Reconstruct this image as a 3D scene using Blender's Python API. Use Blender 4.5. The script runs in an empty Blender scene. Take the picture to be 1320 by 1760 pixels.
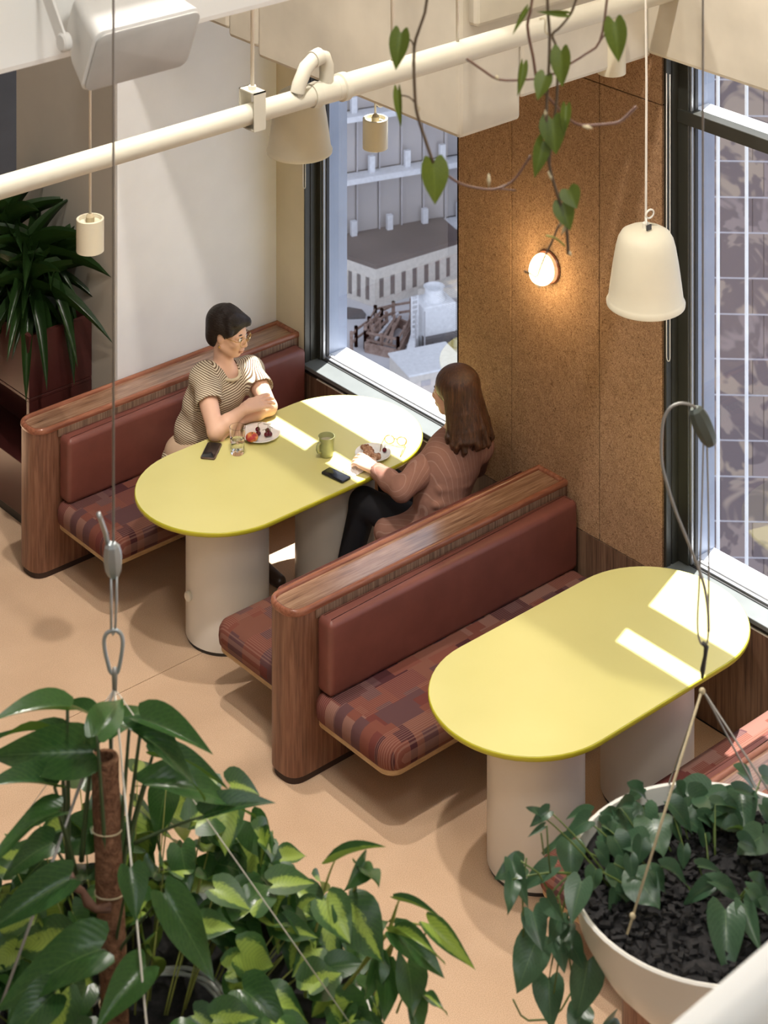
import bpy, math, random
import numpy as np
from mathutils import Vector, Matrix, noise as mnoise
random.seed(7)
S = bpy.context.scene
COL = S.collection
PI = math.pi

# ------------------------------------------------------------------ camera
K = .82          # metres per layout unit
FPX, HY, YAW = 3738.5, -1139.1, 0.8553
CX, CY, CZ = -9.4163, -11.9742, 7.8206
cam = bpy.data.cameras.new('camera')
cam.sensor_width = 36
cam.lens = FPX / 1760 * 36
cam.shift_y = -(880 - HY) / 1760
cam.clip_end = 600
cam.dof.use_dof = True
cam.dof.focus_distance = 12.9 * K
cam.dof.aperture_fstop = 9
co = bpy.data.objects.new('camera', cam)
co.location = (CX * K, CY * K, CZ * K)
co.rotation_euler = (PI / 2, 0, YAW - PI / 2)
COL.objects.link(co)
S.camera = co

# ------------------------------------------------------------------ light
S.view_settings.view_transform = 'Standard'
S.view_settings.look = 'None'
S.view_settings.gamma = 1
S.view_settings.use_curve_mapping = False
S.view_settings.exposure = 0.0
W = bpy.data.worlds.new('sky')
S.world = W
W.use_nodes = True
wn = W.node_tree
bg = wn.nodes['Background']
bg.inputs[0].default_value = (0.80, 0.86, 1.0, 1)
bg.inputs[1].default_value = 1.5

def lamp(name, kind, loc, energy, color, size=0.3, target=None, rot=None, spot=None, blend=.5):
    l = bpy.data.lights.new(name, kind)
    l.energy = energy
    l.color = color
    if kind == 'AREA':
        l.shape = 'DISK'; l.size = size
    elif kind == 'SUN':
        l.angle = size
    else:
        l.shadow_soft_size = size
    if spot:
        l.spot_size = spot; l.spot_blend = blend
    o = bpy.data.objects.new(name, l)
    o.location = Vector(loc) * K
    if target is not None:
        o.rotation_euler = (Vector(target) - Vector(loc)).to_track_quat('-Z', 'Y').to_euler()
    COL.objects.link(o)
    return o

# sun high on the window side
sd = Vector((.356, .1196, 1)).normalized()
lamp('sun', 'SUN', sd * 50, 22.0, (1.0, 0.96, 0.90), math.radians(.5), target=(0, 0, 0))
# ceiling lamps of the hall, followed by fill lights added without a fixture
lamp('downlight_or_fill', 'SPOT', (-1.35, -.12, 4.3), 95, (1, .90, .78), .04, target=(-2.0, -2.2, 0), spot=2.3)
lamp('downlight_or_fill', 'AREA', (-2.2, -2.0, 8.6), 175, (1, .93, .86), .16, target=(-2.3, -2.4, 0))
lamp('downlight_or_fill', 'AREA', (-3.6, -5.0, 8.8), 215, (1, .93, .86), .22, target=(-2.8, -4.2, 0))
lamp('downlight_or_fill', 'AREA', (-5.5, -3.2, 9.0), 60, (1, .94, .88), .5, target=(-3.2, -3.2, 0))
lamp('downlight_or_fill', 'AREA', (-6.0, -9.5, 8.8), 70, (1, .97, .92), .8, target=(-5.2, -6, 5.6))  # added fill, brightens the face of the white beam
lamp('downlight_or_fill', 'AREA', (-4.3, -5.2, 7.4), 60, (1, .98, .92), .5, target=(-6.1, -7.2, 3.6))  # added backlight so the planter leaves glow through
lamp('added_fill_light', 'AREA', (-8.8, -11.5, 9.3), 120, (.88, .95, 1.0), 4.0, target=(-5.0, -6.5, 3.4))  # added soft cool fill from the camera side, no roof opening there

# ------------------------------------------------------------------ helpers
cy_, sy_ = math.cos(YAW), math.sin(YAW)
def at(u, v, x=None, y=None, z=None, d=None):
    a = (u - 660) / FPX; b = (HY - v) / FPX
    r = Vector((cy_ + sy_ * a, sy_ - cy_ * a, b)); o = Vector((CX, CY, CZ))
    if x is not None: t = (x - CX) / r.x
    elif y is not None: t = (y - CY) / r.y
    elif z is not None: t = (z - CZ) / r.z
    else: t = d
    return o + r * t

MATS = {}
class NT:
    def __init__(s, name, rough=.5, spec=.5, metal=0):
        m = bpy.data.materials.new(name); m.use_nodes = True
        s.m = m; s.t = m.node_tree; s.n = s.t.nodes
        s.p = s.n['Principled BSDF']
        s.p.inputs['Roughness'].default_value = rough
        s.p.inputs['Metallic'].default_value = metal
        s.p.inputs['Specular IOR Level'].default_value = spec
        MATS[name] = m
    def add(s, typ, **kw):
        n = s.n.new(typ)
        for k, v in kw.items():
            if k.startswith('i_'):
                n.inputs[k[2:].replace('_', ' ')].default_value = v
            else: setattr(n, k, v)
        return n
    def link(s, a, b): s.t.links.new(a, b)
    def coord(s, scale=(1, 1, 1), kind='Object', rot=(0, 0, 0)):
        tc = s.add('ShaderNodeTexCoord'); mp = s.add('ShaderNodeMapping')
        mp.inputs['Scale'].default_value = scale
        mp.inputs['Rotation'].default_value = rot
        s.link(tc.outputs[kind], mp.inputs[0]); return mp.outputs[0]
    def noise(s, vec, scale=5, detail=3, rough=.5, dist=0):
        n = s.add('ShaderNodeTexNoise'); n.inputs['Scale'].default_value = scale
        n.inputs['Detail'].default_value = detail; n.inputs['Roughness'].default_value = rough
        n.inputs['Distortion'].default_value = dist
        s.link(vec, n.inputs['Vector']); return n.outputs[0]
    def ramp(s, fac, stops, const=False):
        r = s.add('ShaderNodeValToRGB'); e = r.color_ramp.elements
        if const: r.color_ramp.interpolation = 'CONSTANT'
        while len(e) < len(stops): e.new(.5)
        for q, (p, c) in zip(e, stops):
            q.position = p; q.color = (*c, 1) if len(c) == 3 else c
        s.link(fac, r.inputs[0]); return r.outputs[0]
    def mix(s, fac, a, b, mode='MIX'):
        m = s.add('ShaderNodeMix', data_type='RGBA', blend_type=mode)
        for sock, val in ((m.inputs[0], fac), (m.inputs[6], a), (m.inputs[7], b)):
            if hasattr(val, 'is_linked') or hasattr(val, 'links'): s.link(val, sock)
            elif isinstance(val, (int, float)): sock.default_value = val
            else: sock.default_value = (*val, 1)
        return m.outputs[2]
    def math(s, op, a, b=0.0, c=None):
        m = s.add('ShaderNodeMath', operation=op)
        for i, v in enumerate((a, b) if c is None else (a, b, c)):
            if hasattr(v, 'links'): s.link(v, m.inputs[i])
            else: m.inputs[i].default_value = v
        return m.outputs[0]
    def col(s, c):
        if hasattr(c, 'links'): s.link(c, s.p.inputs['Base Color'])
        else: s.p.inputs['Base Color'].default_value = (*c, 1)
    def bump(s, h, strength=.3, dist=.01):
        b = s.add('ShaderNodeBump'); b.inputs['Strength'].default_value = strength
        b.inputs['Distance'].default_value = dist
        s.link(h, b.inputs['Height']); s.link(b.outputs[0], s.p.inputs['Normal'])

def plain(name, c, rough=.5, spec=.5, metal=0, var=.08, nscale=6, bump=0):
    t = NT(name, rough, spec, metal)
    v = t.coord()
    n = t.noise(v, nscale, 4)
    t.col(t.ramp(n, [(.3, tuple(x * (1 - var) for x in c)), (.7, tuple(min(1, x * (1 + var)) for x in c))]))
    if bump: t.bump(n, bump, .005)
    return t.m

def wood(name, c1, c2, c3, scale, rough=.42):
    t = NT(name, rough, .4)
    v = t.coord(scale)
    a = t.noise(v, 1.0, 6, .6, .6)
    b = t.noise(t.coord(tuple(k * 3.1 for k in scale)), 1.0, 3, .6, .2)
    f = t.math('MULTIPLY_ADD', b, .45, t.math('MULTIPLY', a, .6))
    t.col(t.ramp(f, [(.34, c1), (.5, c2), (.66, c3)]))
    t.bump(f, .15, .004)
    return t.m

# ---- materials
wood('walnut_upright', (.060, .026, .015), (.185, .082, .048), (.30, .155, .098), (34, 34, 1.6))
wood('walnut_ledge', (.12, .058, .034), (.28, .15, .088), (.42, .26, .165), (2.2, 42, 42), .24)
for nm in ('walnut_ledge',):
    MATS[nm].node_tree.nodes['Principled BSDF'].inputs['Coat Weight'].default_value = 1.0
    MATS[nm].node_tree.nodes['Principled BSDF'].inputs['Coat Roughness'].default_value = .18
wood('walnut_slats', (.06, .035, .022), (.21, .125, .08), (.36, .25, .17), (70, 8, 1.2), .5)
wood('walnut_wall', (.05, .025, .016), (.135, .075, .045), (.21, .125, .075), (40, 34, 1.5), .5)
wood('rim_wood', (.17, .06, .035), (.27, .10, .055), (.36, .15, .09), (3, 30, 30), .22)
wood('birch_edge', (.30, .19, .09), (.42, .27, .13), (.50, .34, .18), (8, 8, 40))
wood('weathered_timber', (.20, .13, .10), (.30, .21, .17), (.42, .32, .27), (3, 3, 3), .8)
plain('leather', (.165, .052, .038), .44, .5, var=.10, nscale=9, bump=.08)
plain('cream_paint', (.54, .51, .42), .55, .3, var=.05, nscale=3)
plain('beam_paint', (.56, .515, .42), .6, .3, var=.16, nscale=2.2, bump=.15)
plain('white_wall', (.80, .79, .75), .75, .2, var=.02)
plain('booth_wall', (.80, .80, .79), .75, .2, var=.02)
plain('pier_paint', (.68, .60, .42), .7, .2, var=.03)
plain('dark_wall', (.05, .05, .052), .8, .2)
plain('white_slab', (.83, .83, .80), .6, .3, var=.03, nscale=2)
plain('table_column', (.76, .71, .63), .38, .45, var=.03, nscale=3)
plain('dark_metal', (.028, .026, .024), .45, .5)
plain('bronze_frame', (.045, .045, .036), .40, .5, metal=.3)
plain('silver_frame', (.36, .37, .38), .35, .6, metal=.6)
plain('blue_aluminium', (.27, .31, .39), .45, .4, metal=.1)
plain('sill_aluminium', (.15, .165, .16), .45, .4, metal=.1)
plain('white_aluminium', (.80, .82, .84), .4, .4)
plain('lamp_shade', (.70, .65, .50), .55, .3, var=.03)
plain('pale_metal', (.76, .72, .62), .45, .4)
plain('toe_brown', (.035, .016, .011), .6)
plain('return_paint', (.40, .37, .315), .8, .2, var=.02)
plain('cork_dark', (.03, .02, .012), .9)
plain('cabinet_red', (.062, .016, .014), .35, .5)
plain('speaker_white', (.72, .71, .68), .5, .4)
plain('speaker_grille', (.44, .43, .41), .7, .3)
plain('planter_white', (.82, .80, .74), .35, .5, var=.02)
plain('planter_dark', (.05, .05, .048), .6)
plain('steel', (.42, .43, .42), .35, .6, metal=.85)
plain('dark_zinc', (.10, .115, .10), .45, .6, metal=.5)
plain('zinc', (.34, .37, .38), .42, .6, metal=.6)
plain('cable', (.30, .29, .27), .45, .5, metal=.5)
plain('twine', (.50, .42, .27), .9, .2)
plain('white_cord', (.75, .71, .62), .7, .3)
plain('skin_fair', (.72, .44, .31), .5, .35, var=.05)
plain('lip_pink', (.48, .17, .14), .45, .4)
plain('eye_white', (.85, .83, .80), .3, .5)
plain('eye_dark', (.03, .018, .012), .2, .5)
plain('gold', (.55, .36, .12), .25, .6, metal=.9)
plain('black_cloth', (.012, .012, .015), .8, .3)
plain('beige_cloth', (.52, .37, .25), .8, .2)
plain('rib_knit', (.62, .53, .36), .9, .1)
plain('shoe_leather', (.05, .03, .02), .4)
plain('ceramic', (.80, .77, .72), .2, .5, var=.04, nscale=60)
plain('mug_green', (.30, .31, .14), .35, .5, var=.08, nscale=30)
plain('coffee', (.40, .36, .25), .15, .5)
plain('phone_black', (.012, .012, .014), .12, .6)
plain('phone_brown', (.10, .058, .042), .3, .5)
plain('cherry', (.10, .005, .012), .15, .6)
plain('cherry_stem', (.13, .14, .03), .6)
plain('paper', (.82, .80, .76), .8)
plain('coir_dark', (.06, .03, .02), .95)
plain('hose', (.40, .42, .38), .3, .5)
plain('stem_green', (.10, .15, .03), .5)
plain('petiole_dark', (.045, .075, .025), .45)
plain('stem_yellow', (.26, .28, .06), .5)
plain('stem_red', (.12, .055, .035), .5)
plain('stem_brown', (.085, .055, .03), .7)
plain('hair_dark', (.018, .011, .008), .42, .5)
plain('black_rubber', (.02, .02, .02), .6)
plain('building_cream', (.70, .66, .60), .8, .2)
plain('building_dark', (.20, .17, .16), .6, .4)
plain('roof_brown', (.17, .135, .125), .85, .2, var=.35, nscale=.15)
plain('grey_plant', (.50, .50, .52), .6, .3)
plain('plant_dark', (.13, .12, .12), .7)
plain('mullion_grey', (.50, .48, .50), .5)
plain('fin_white', (.72, .74, .78), .5)
plain('rooftop', (.62, .62, .64), .9, .2, var=.13, nscale=.35)

def mk_floor():
    t = NT('terrazzo', .42, .35)
    v = t.coord()
    fine = t.noise(v, 260, 2, .7)
    big = t.noise(v, 2.2, 4, .6, .5)
    c = t.ramp(fine, [(.35, (.50, .335, .21)), (.5, (.64, .445, .295)), (.68, (.74, .54, .375))])
    c2 = t.ramp(big, [(.3, (.86, .84, .82)), (.7, (1.0, 1.0, 1.0))])
    t.col(t.mix(1.0, c, c2, 'MULTIPLY'))
mk_floor()
def mk_yellow():
    t = NT('yellow_laminate', .36, .42)
    v = t.coord()
    n = t.noise(v, 1.4, 3)
    t.col(t.ramp(n, [(.3, (.60, .545, .20)), (.7, (.645, .59, .235))]))
    plain('yellow_edge', (.44, .40, .02), .4)
mk_yellow()
def mk_cork():
    t = NT('cork_board', .85, .15)
    v = t.coord()
    d = t.noise(v, 16, 3, .6)
    a = t.noise(v, 90, 4, .75, 2.5)
    b = t.noise(v, 38, 4, .7, 4.0)
    f = t.math('MULTIPLY_ADD', b, .55, t.math('MULTIPLY', a, .5))
    c = t.ramp(f, [(.40, (.11, .058, .030)), (.50, (.36, .205, .110)), (.62, (.54, .345, .20))])
    c2 = t.ramp(d, [(.3, (.82, .82, .80)), (.7, (1, 1, 1))])
    t.col(t.mix(1.0, c, c2, 'MULTIPLY'))
    t.bump(f, .5, .006)
mk_cork()
def mk_patch():
    t = NT('patchwork_fabric', .85, .15)
    v = t.coord((6.5, 6.5, 0), rot=(0, 0, 0))
    sep = t.add('ShaderNodeSeparateXYZ'); t.link(v, sep.inputs[0])
    X0, Y0 = sep.outputs[0], sep.outputs[1]
    row = t.math('FLOOR', t.math('MULTIPLY', Y0, 1.15))
    wr = t.add('ShaderNodeTexWhiteNoise', noise_dimensions='1D'); t.link(row, wr.inputs['W'])
    xs = t.math('MULTIPLY_ADD', X0, .8, t.math('MULTIPLY', wr.outputs[0], 3.0))
    cellx = t.math('FLOOR', xs)
    cmb = t.add('ShaderNodeCombineXYZ'); t.link(cellx, cmb.inputs[0]); t.link(row, cmb.inputs[1])
    wc = t.add('ShaderNodeTexWhiteNoise', noise_dimensions='2D'); t.link(cmb.outputs[0], wc.inputs['Vector'])
    # second finer layer of narrow bars
    row2 = t.math('FLOOR', t.math('MULTIPLY_ADD', Y0, 2.6, .37))
    x2 = t.math('FLOOR', t.math('MULTIPLY_ADD', X0, 1.9, t.math('MULTIPLY', row2, .43)))
    cmb2 = t.add('ShaderNodeCombineXYZ'); t.link(x2, cmb2.inputs[0]); t.link(row2, cmb2.inputs[1])
    wc2 = t.add('ShaderNodeTexWhiteNoise', noise_dimensions='2D'); t.link(cmb2.outputs[0], wc2.inputs['Vector'])
    pal = [(0, (.115, .032, .026)), (.16, (.058, .018, .020)), (.3, (.155, .062, .042)), (.46, (.135, .039, .027)),
           (.6, (.19, .095, .072)), (.72, (.090, .042, .042)), (.86, (.15, .050, .034))]
    c1 = t.ramp(wc.outputs[0], pal, True)
    c2 = t.ramp(wc2.outputs[0], pal, True)
    pick = t.math('GREATER_THAN', wc2.outputs[0], .70)
    c = t.mix(pick, c1, c2)
    # woven stripes
    st1 = t.math('SINE', t.math('MULTIPLY', X0, 95.0)); st2 = t.math('SINE', t.math('MULTIPLY', Y0, 95.0))
    sel = t.math('GREATER_THAN', wc.outputs[0], .5)
    st = t.math('ADD', t.math('MULTIPLY', st1, sel), t.math('MULTIPLY', st2, t.math('SUBTRACT', 1.0, sel)))
    on = t.math('GREATER_THAN', t.math('FRACT', t.math('MULTIPLY', wc.outputs[0], 7.3)), .45)
    sf = t.math('MULTIPLY', t.math('MULTIPLY', t.math('GREATER_THAN', st, .35), on), .38)
    t.col(t.mix(sf, c, (.27, .155, .12)))
mk_patch()
def mk_glass():
    m = bpy.data.materials.new('window_glass'); m.use_nodes = True; nt = m.node_tree; nt.nodes.clear()
    o = nt.nodes.new('ShaderNodeOutputMaterial'); mx = nt.nodes.new('ShaderNodeMixShader')
    tr = nt.nodes.new('ShaderNodeBsdfTransparent'); gl = nt.nodes.new('ShaderNodeBsdfGlossy')
    fr = nt.nodes.new('ShaderNodeFresnel'); ge = nt.nodes.new('ShaderNodeNewGeometry'); mr = nt.nodes.new('ShaderNodeMapRange')
    mr.inputs[3].default_value = 1.9; mr.inputs[4].default_value = 1.0   # the exit face does not reflect again
    nt.links.new(ge.outputs['Backfacing'], mr.inputs[0]); nt.links.new(mr.outputs[0], fr.inputs[0])
    tr.inputs[0].default_value = (.96, .965, .98, 1); gl.inputs['Roughness'].default_value = .0
    nt.links.new(fr.outputs[0], mx.inputs[0]); nt.links.new(tr.outputs[0], mx.inputs[1])
    nt.links.new(gl.outputs[0], mx.inputs[2]); nt.links.new(mx.outputs[0], o.inputs[0])
    MATS['window_glass'] = m
mk_glass()
def mk_drink():
    t = NT('clear_glass', 0.02, .5); t.col((1, 1, 1)); t.p.inputs['Transmission Weight'].default_value = 1
    t.p.inputs['IOR'].default_value = 1.45
    t = NT('water', 0.0, .5); t.col((.97, 1, 1)); t.p.inputs['Transmission Weight'].default_value = 1
    t.p.inputs['IOR'].default_value = 1.33
    t = NT('egg_glow', .4); t.col((.9, .8, .6))
    t.p.inputs['Emission Color'].default_value = (1, .80, .46, 1); t.p.inputs['Emission Strength'].default_value = 7
mk_drink()
def mk_leaf(name, dark, light, vein, var=0.0, rough=.38, back=(.16, .24, .04)):
    """UV.x -1..1 across stored 0..1, UV.y along the blade"""
    t = NT(name, rough, .5)
    tc = t.add('ShaderNodeTexCoord'); sep = t.add('ShaderNodeSeparateXYZ'); t.link(tc.outputs['UV'], sep.inputs[0])
    u = t.math('ABSOLUTE', t.math('SUBTRACT', sep.outputs[0], .5))
    oi = t.add('ShaderNodeObjectInfo')
    n = t.noise(t.coord((14, 14, 14)), 1.5, 3, .6)
    base = t.mix(t.math('MULTIPLY_ADD', n, .7, t.math('MULTIPLY', oi.outputs['Random'], .35)), dark, light)
    if var > 0:
        n2 = t.noise(t.coord((30, 9, 9)), 1.2, 3, .7, .8)
        w = t.math('MULTIPLY_ADD', n2, .34, t.math('MULTIPLY_ADD', oi.outputs['Random'], .26, -.10 + var * .05))
        f = t.ramp(t.math('SUBTRACT', w, u), [(.0, (0, 0, 0)), (.05, (1, 1, 1))])
        base = t.mix(f, base, vein)
    # side veins
    vy = t.math('SINE', t.math('MULTIPLY', t.math('SUBTRACT', sep.outputs[1], t.math('MULTIPLY', u, .8)), 70))
    vf = t.math('MULTIPLY', t.math('GREATER_THAN', vy, .86), .40)
    base = t.mix(vf, base, light)
    mid = t.math('LESS_THAN', u, .012)
    base = t.mix(t.math('MULTIPLY', mid, .6), base, vein)
    geo = t.add('ShaderNodeNewGeometry')
    base = t.mix(geo.outputs['Backfacing'], base, back)
    t.col(base)
    t.bump(vy, .05, .002)
    # translucency
    tl = t.add('ShaderNodeBsdfTranslucent'); mx = t.add('ShaderNodeMixShader')
    t.link(base, tl.inputs[0]); mx.inputs[0].default_value = .30
    out = t.n['Material Output']
    t.link(t.p.outputs[0], mx.inputs[1]); t.link(tl.outputs[0], mx.inputs[2]); t.link(mx.outputs[0], out.inputs[0])
mk_leaf('leaf_variegated', (.016, .05, .022), (.06, .15, .03), (.30, .42, .07), 1.0)
mk_leaf('leaf_deep', (.013, .048, .020), (.062, .150, .032), (.12, .22, .06), 0, .27, (.07, .14, .02))
mk_leaf('leaf_pothos', (.022, .065, .035), (.075, .150, .075), (.15, .24, .10), 0, .34, (.08, .15, .03))
mk_leaf('leaf_vine', (.022, .042, .006), (.105, .135, .012), (.14, .18, .03), 0, .45, (.16, .22, .03))
mk_leaf('leaf_strap', (.008, .022, .006), (.022, .055, .012), (.06, .10, .02), 0, .3, (.02, .05, .01))
def mk_fibre():
    t = NT('coir', .95, .1); v = t.coord((60, 60, 60)); n = t.noise(v, 1, 4, .8, 1)
    t.col(t.ramp(n, [(.35, (.10, .045, .025)), (.65, (.30, .155, .09))])); t.bump(n, .8, .01)
    t = NT('soil', .9, .3); v = t.coord((40, 40, 40)); n = t.noise(v, 1, 4, .7)
    t.col(t.ramp(n, [(.35, (.005, .005, .006)), (.7, (.030, .028, .028))]))
    # striped knit
    t = NT('striped_knit', .9, .1); v = t.coord()
    sep = t.add('ShaderNodeSeparateXYZ'); t.link(v, sep.inputs[0])
    nz = t.noise(v, 5, 2)
    zz = t.math('MULTIPLY_ADD', nz, .05, sep.outputs[2])
    ax_ = t.math('ABSOLUTE', t.math('SUBTRACT', sep.outputs[0], .085))
    zz = t.math('ADD', zz, t.math('MULTIPLY', t.math('MAXIMUM', t.math('SUBTRACT', ax_, .085), 0.0), -.75))
    zz = t.math('ADD', zz, t.math('MULTIPLY', sep.outputs[0], -.10))
    s = t.math('SINE', t.math('MULTIPLY', zz, 2 * PI / .0118))
    t.col(t.mix(t.math('GREATER_THAN', s, .12), (.70, .62, .46), (.15, .095, .06)))
    t.bump(t.noise(v, 14, 3), .4, .02)
    # pinstripe wool
    t = NT('pinstripe_wool', .9, .1); v = t.coord()
    sep = t.add('ShaderNodeSeparateXYZ'); t.link(v, sep.inputs[0])
    nz = t.noise(v, 4, 2)
    xx = t.math('MULTIPLY_ADD', nz, .04, t.math('ADD', sep.outputs[0], t.math('MULTIPLY', sep.outputs[1], .35)))
    s = t.math('FRACT', t.math('DIVIDE', xx, .024))
    t.col(t.mix(t.math('MULTIPLY', t.math('LESS_THAN', s,   .13), .28), (.30, .155, .115), (.56, .38, .31)))
    t.bump(t.noise(v, 9, 3), .35, .03)
    t = NT('pinstripe_sleeve', .9, .1); v = t.coord()
    sep = t.add('ShaderNodeSeparateXYZ'); t.link(v, sep.inputs[0])
    xx = t.math('ADD', t.math('MULTIPLY', sep.outputs[0], .5), t.math('ADD', t.math('MULTIPLY', sep.outputs[1], -.07), t.math('MULTIPLY', sep.outputs[2], -.86)))
    s = t.math('FRACT', t.math('DIVIDE', t.math('MULTIPLY_ADD', t.noise(v, 5, 2), .02, xx), .020))
    t.col(t.mix(t.math('MULTIPLY', t.math('LESS_THAN', s, .13), .28), (.30, .155, .115), (.56, .38, .31)))
    t.bump(t.noise(v, 9, 3), .35, .03)
    # dark hair with strands
    t = NT('hair_short', .5, .35); v = t.coord((40, 40, 110), rot=(.3, .5, .4)); n = t.noise(v, 1, 4, .7, .6)
    t.col(t.ramp(n, [(.3, (.007, .004, .003)), (.6, (.018, .010, .007)), (.78, (.045, .026, .016))])); t.bump(n, .55, .01)
    # long hair
    t = NT('hair_brown', .38, .5); v = t.coord((70, 70, 5)); n = t.noise(v, 1, 4, .7, .3)
    t.col(t.ramp(n, [(.3, (.030, .012, .006)), (.55, (.085, .034, .015)), (.75, (.17, .075, .03))])); t.bump(n, .6, .01)
    # peach
    t = NT('peach_skin', .6, .3); v = t.coord((22, 22, 22)); n = t.noise(v, 1, 2)
    t.col(t.ramp(n, [(.4, (.42, .04, .04)), (.6, (.72, .33, .08))]))
    t = NT('pastry', .7, .2); v = t.coord((60, 60, 60)); n = t.noise(v, 1, 4, .7)
    t.col(t.ramp(n, [(.35, (.22, .08, .04)), (.55, (.50, .28, .16)), (.7, (.72, .52, .38))])); t.bump(n, 1, .01)
    # facade panels, their wavering dark reflections painted into the colour
    t = NT('painted_mirror_panel', .5, .3); v = t.coord((.28, .28, .28)); n = t.noise(v, 1.0, 2, .6, 3.0)
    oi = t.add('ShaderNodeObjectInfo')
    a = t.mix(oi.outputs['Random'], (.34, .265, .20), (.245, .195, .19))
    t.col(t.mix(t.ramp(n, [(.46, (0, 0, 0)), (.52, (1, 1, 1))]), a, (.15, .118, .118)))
    t = NT('tower_pane', .3, .5); v = t.coord((.2, .2, .2)); n = t.noise(v, 1.0, 2)
    t.col(t.ramp(n, [(.4, (.42, .395, .40)), (.6, (.48, .45, .44))]))
mk_fibre()

class B:
    """collects shapes, then becomes ONE mesh object"""
    def __init__(s): s.v = []; s.f = []; s.uv = None
    def _a(s, vs, fs):
        b = len(s.v); s.v += [tuple(q) for q in vs]; s.f += [tuple(i + b for i in q) for q in fs]; return s
    def box(s, x0, x1, y0, y1, z0, z1, bev=0):
        if bev: return s.rbox(x0, x1, y0, y1, z0, z1, bev)
        vs = [(x, y, z) for z in (z0, z1) for y in (y0, y1) for x in (x0, x1)]
        return s._a(vs, [(0, 2, 3, 1), (4, 5, 7, 6), (0, 1, 5, 4), (2, 6, 7, 3), (0, 4, 6, 2), (1, 3, 7, 5)])
    def obox(s, c, ax, ay, az, hx, hy, hz):
        c = Vector(c); ax = Vector(ax).normalized(); ay = Vector(ay).normalized(); az = Vector(az).normalized()
        vs = [c + ax * i * hx + ay * j * hy + az * k * hz for k in (-1, 1) for j in (-1, 1) for i in (-1, 1)]
        return s._a(vs, [(0, 2, 3, 1), (4, 5, 7, 6), (0, 1, 5, 4), (2, 6, 7, 3), (0, 4, 6, 2), (1, 3, 7, 5)])
    def beam(s, p, q, w, h, up=(0, 0, 1)):
        p = Vector(p); q = Vector(q); d = (q - p); L = d.length; d.normalize()
        sd_ = d.cross(Vector(up)).normalized(); u = sd_.cross(d)
        return s.obox((p + q) / 2, d, sd_, u, L / 2, w / 2, h / 2)
    def prism(s, out, prof):
        """out: list of (x,y) ccw; prof: list of (inset,z) bottom to top; insets along vertex normals"""
        n = len(out); P = np.array(out, float)
        t = np.roll(P, -1, 0) - np.roll(P, 1, 0); t /= np.linalg.norm(t, axis=1)[:, None] + 1e-9
        nrm = np.stack([t[:, 1], -t[:, 0]], 1)
        vs = []; fs = []
        for ins, z in prof:
            q = P - nrm * ins
            vs += [(a, b_, z) for a, b_ in q]
        m = len(prof)
        for k in range(m - 1):
            for i in range(n):
                j = (i + 1) % n
                fs.append((k * n + i, k * n + j, (k + 1) * n + j, (k + 1) * n + i))
        fs.append(tuple(range(n))[::-1]); fs.append(tuple((m - 1) * n + i for i in range(n)))
        return s._a(vs, fs)
    def rbox(s, x0, x1, y0, y1, z0, z1, r, n=4, rc=None):
        rc = rc or r
        out = rrect(x0, x1, y0, y1, rc, n)
        pr = [(r - r * math.sin(a), z0 + r - r * math.cos(a)) for a in [PI / 2 * i / n for i in range(n + 1)]]
        pr += [(r - r * math.cos(a), z1 - r + r * math.sin(a)) for a in [PI / 2 * i / n for i in range(n + 1)]]
        return s.prism(out, pr)
    def lathe(s, prof, c=(0, 0, 0), n=32, M=None, ring=False):
        vs = []; fs = []
        for r, z in prof:
            for i in range(n):
                a = 2 * PI * i / n
                p = Vector((r * math.cos(a), r * math.sin(a), z))
                if M: p = M @ p
                vs.append(p + Vector(c))
        for k in range(len(prof) - 1):
            for i in range(n):
                j = (i + 1) % n
                fs.append((k * n + i, k * n + j, (k + 1) * n + j, (k + 1) * n + i))
        if ring:
            k = len(prof) - 1
            for i in range(n): fs.append((k * n + i, k * n + (i + 1) % n, (i + 1) % n, i))
        if prof[0][0] > 2e-4 and not ring and prof[0] != prof[-1]: fs.append(tuple(range(n))[::-1])
        if prof[-1][0] > 2e-4 and not ring and prof[0] != prof[-1]: fs.append(tuple((len(prof) - 1) * n + i for i in range(n)))
        return s._a(vs, fs)
    def tube(s, path, r, n=8, closed=False, caps=True):
        P = [Vector(p) for p in path]; m = len(P); vs = []; fs = []
        rr = r if isinstance(r, (list, tuple)) else [r] * m
        ref = Vector((0, 0, 1)); prev = None
        for i, p in enumerate(P):
            if closed: d = P[(i + 1) % m] - P[i - 1]
            else: d = P[min(i + 1, m - 1)] - P[max(i - 1, 0)]
            if d.length < 1e-9: d = Vector((0, 0, 1))
            d.normalize()
            if prev is None:
                a = d.cross(ref if abs(d.z) < .9 else Vector((1, 0, 0))).normalized()
            else:
                a = (prev - d * prev.dot(d)).normalized()
            prev = a; b_ = d.cross(a)
            for k in range(n):
                t = 2 * PI * k / n
                vs.append(p + a * math.cos(t) * rr[i] + b_ * math.sin(t) * rr[i])
        M_ = m if closed else m - 1
        for i in range(M_):
            i2 = (i + 1) % m
            for k in range(n):
                k2 = (k + 1) % n
                fs.append((i * n + k, i * n + k2, i2 * n + k2, i2 * n + k))
        if caps and not closed:
            fs.append(tuple(range(n))[::-1]); fs.append(tuple((m - 1) * n + i for i in range(n)))
        return s._a(vs, fs)
    def ball(s, c, r, n=12, sc=(1, 1, 1)):
        c = Vector(c)
        prof = [(r * math.sin(PI * i / n), -r * math.cos(PI * i / n)) for i in range(n + 1)]
        M = Matrix.Diagonal(Vector(sc))
        return s.lathe([(max(a, 1e-7), b_) for a, b_ in prof], c, n * 2 if n < 10 else 16, M)
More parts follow.
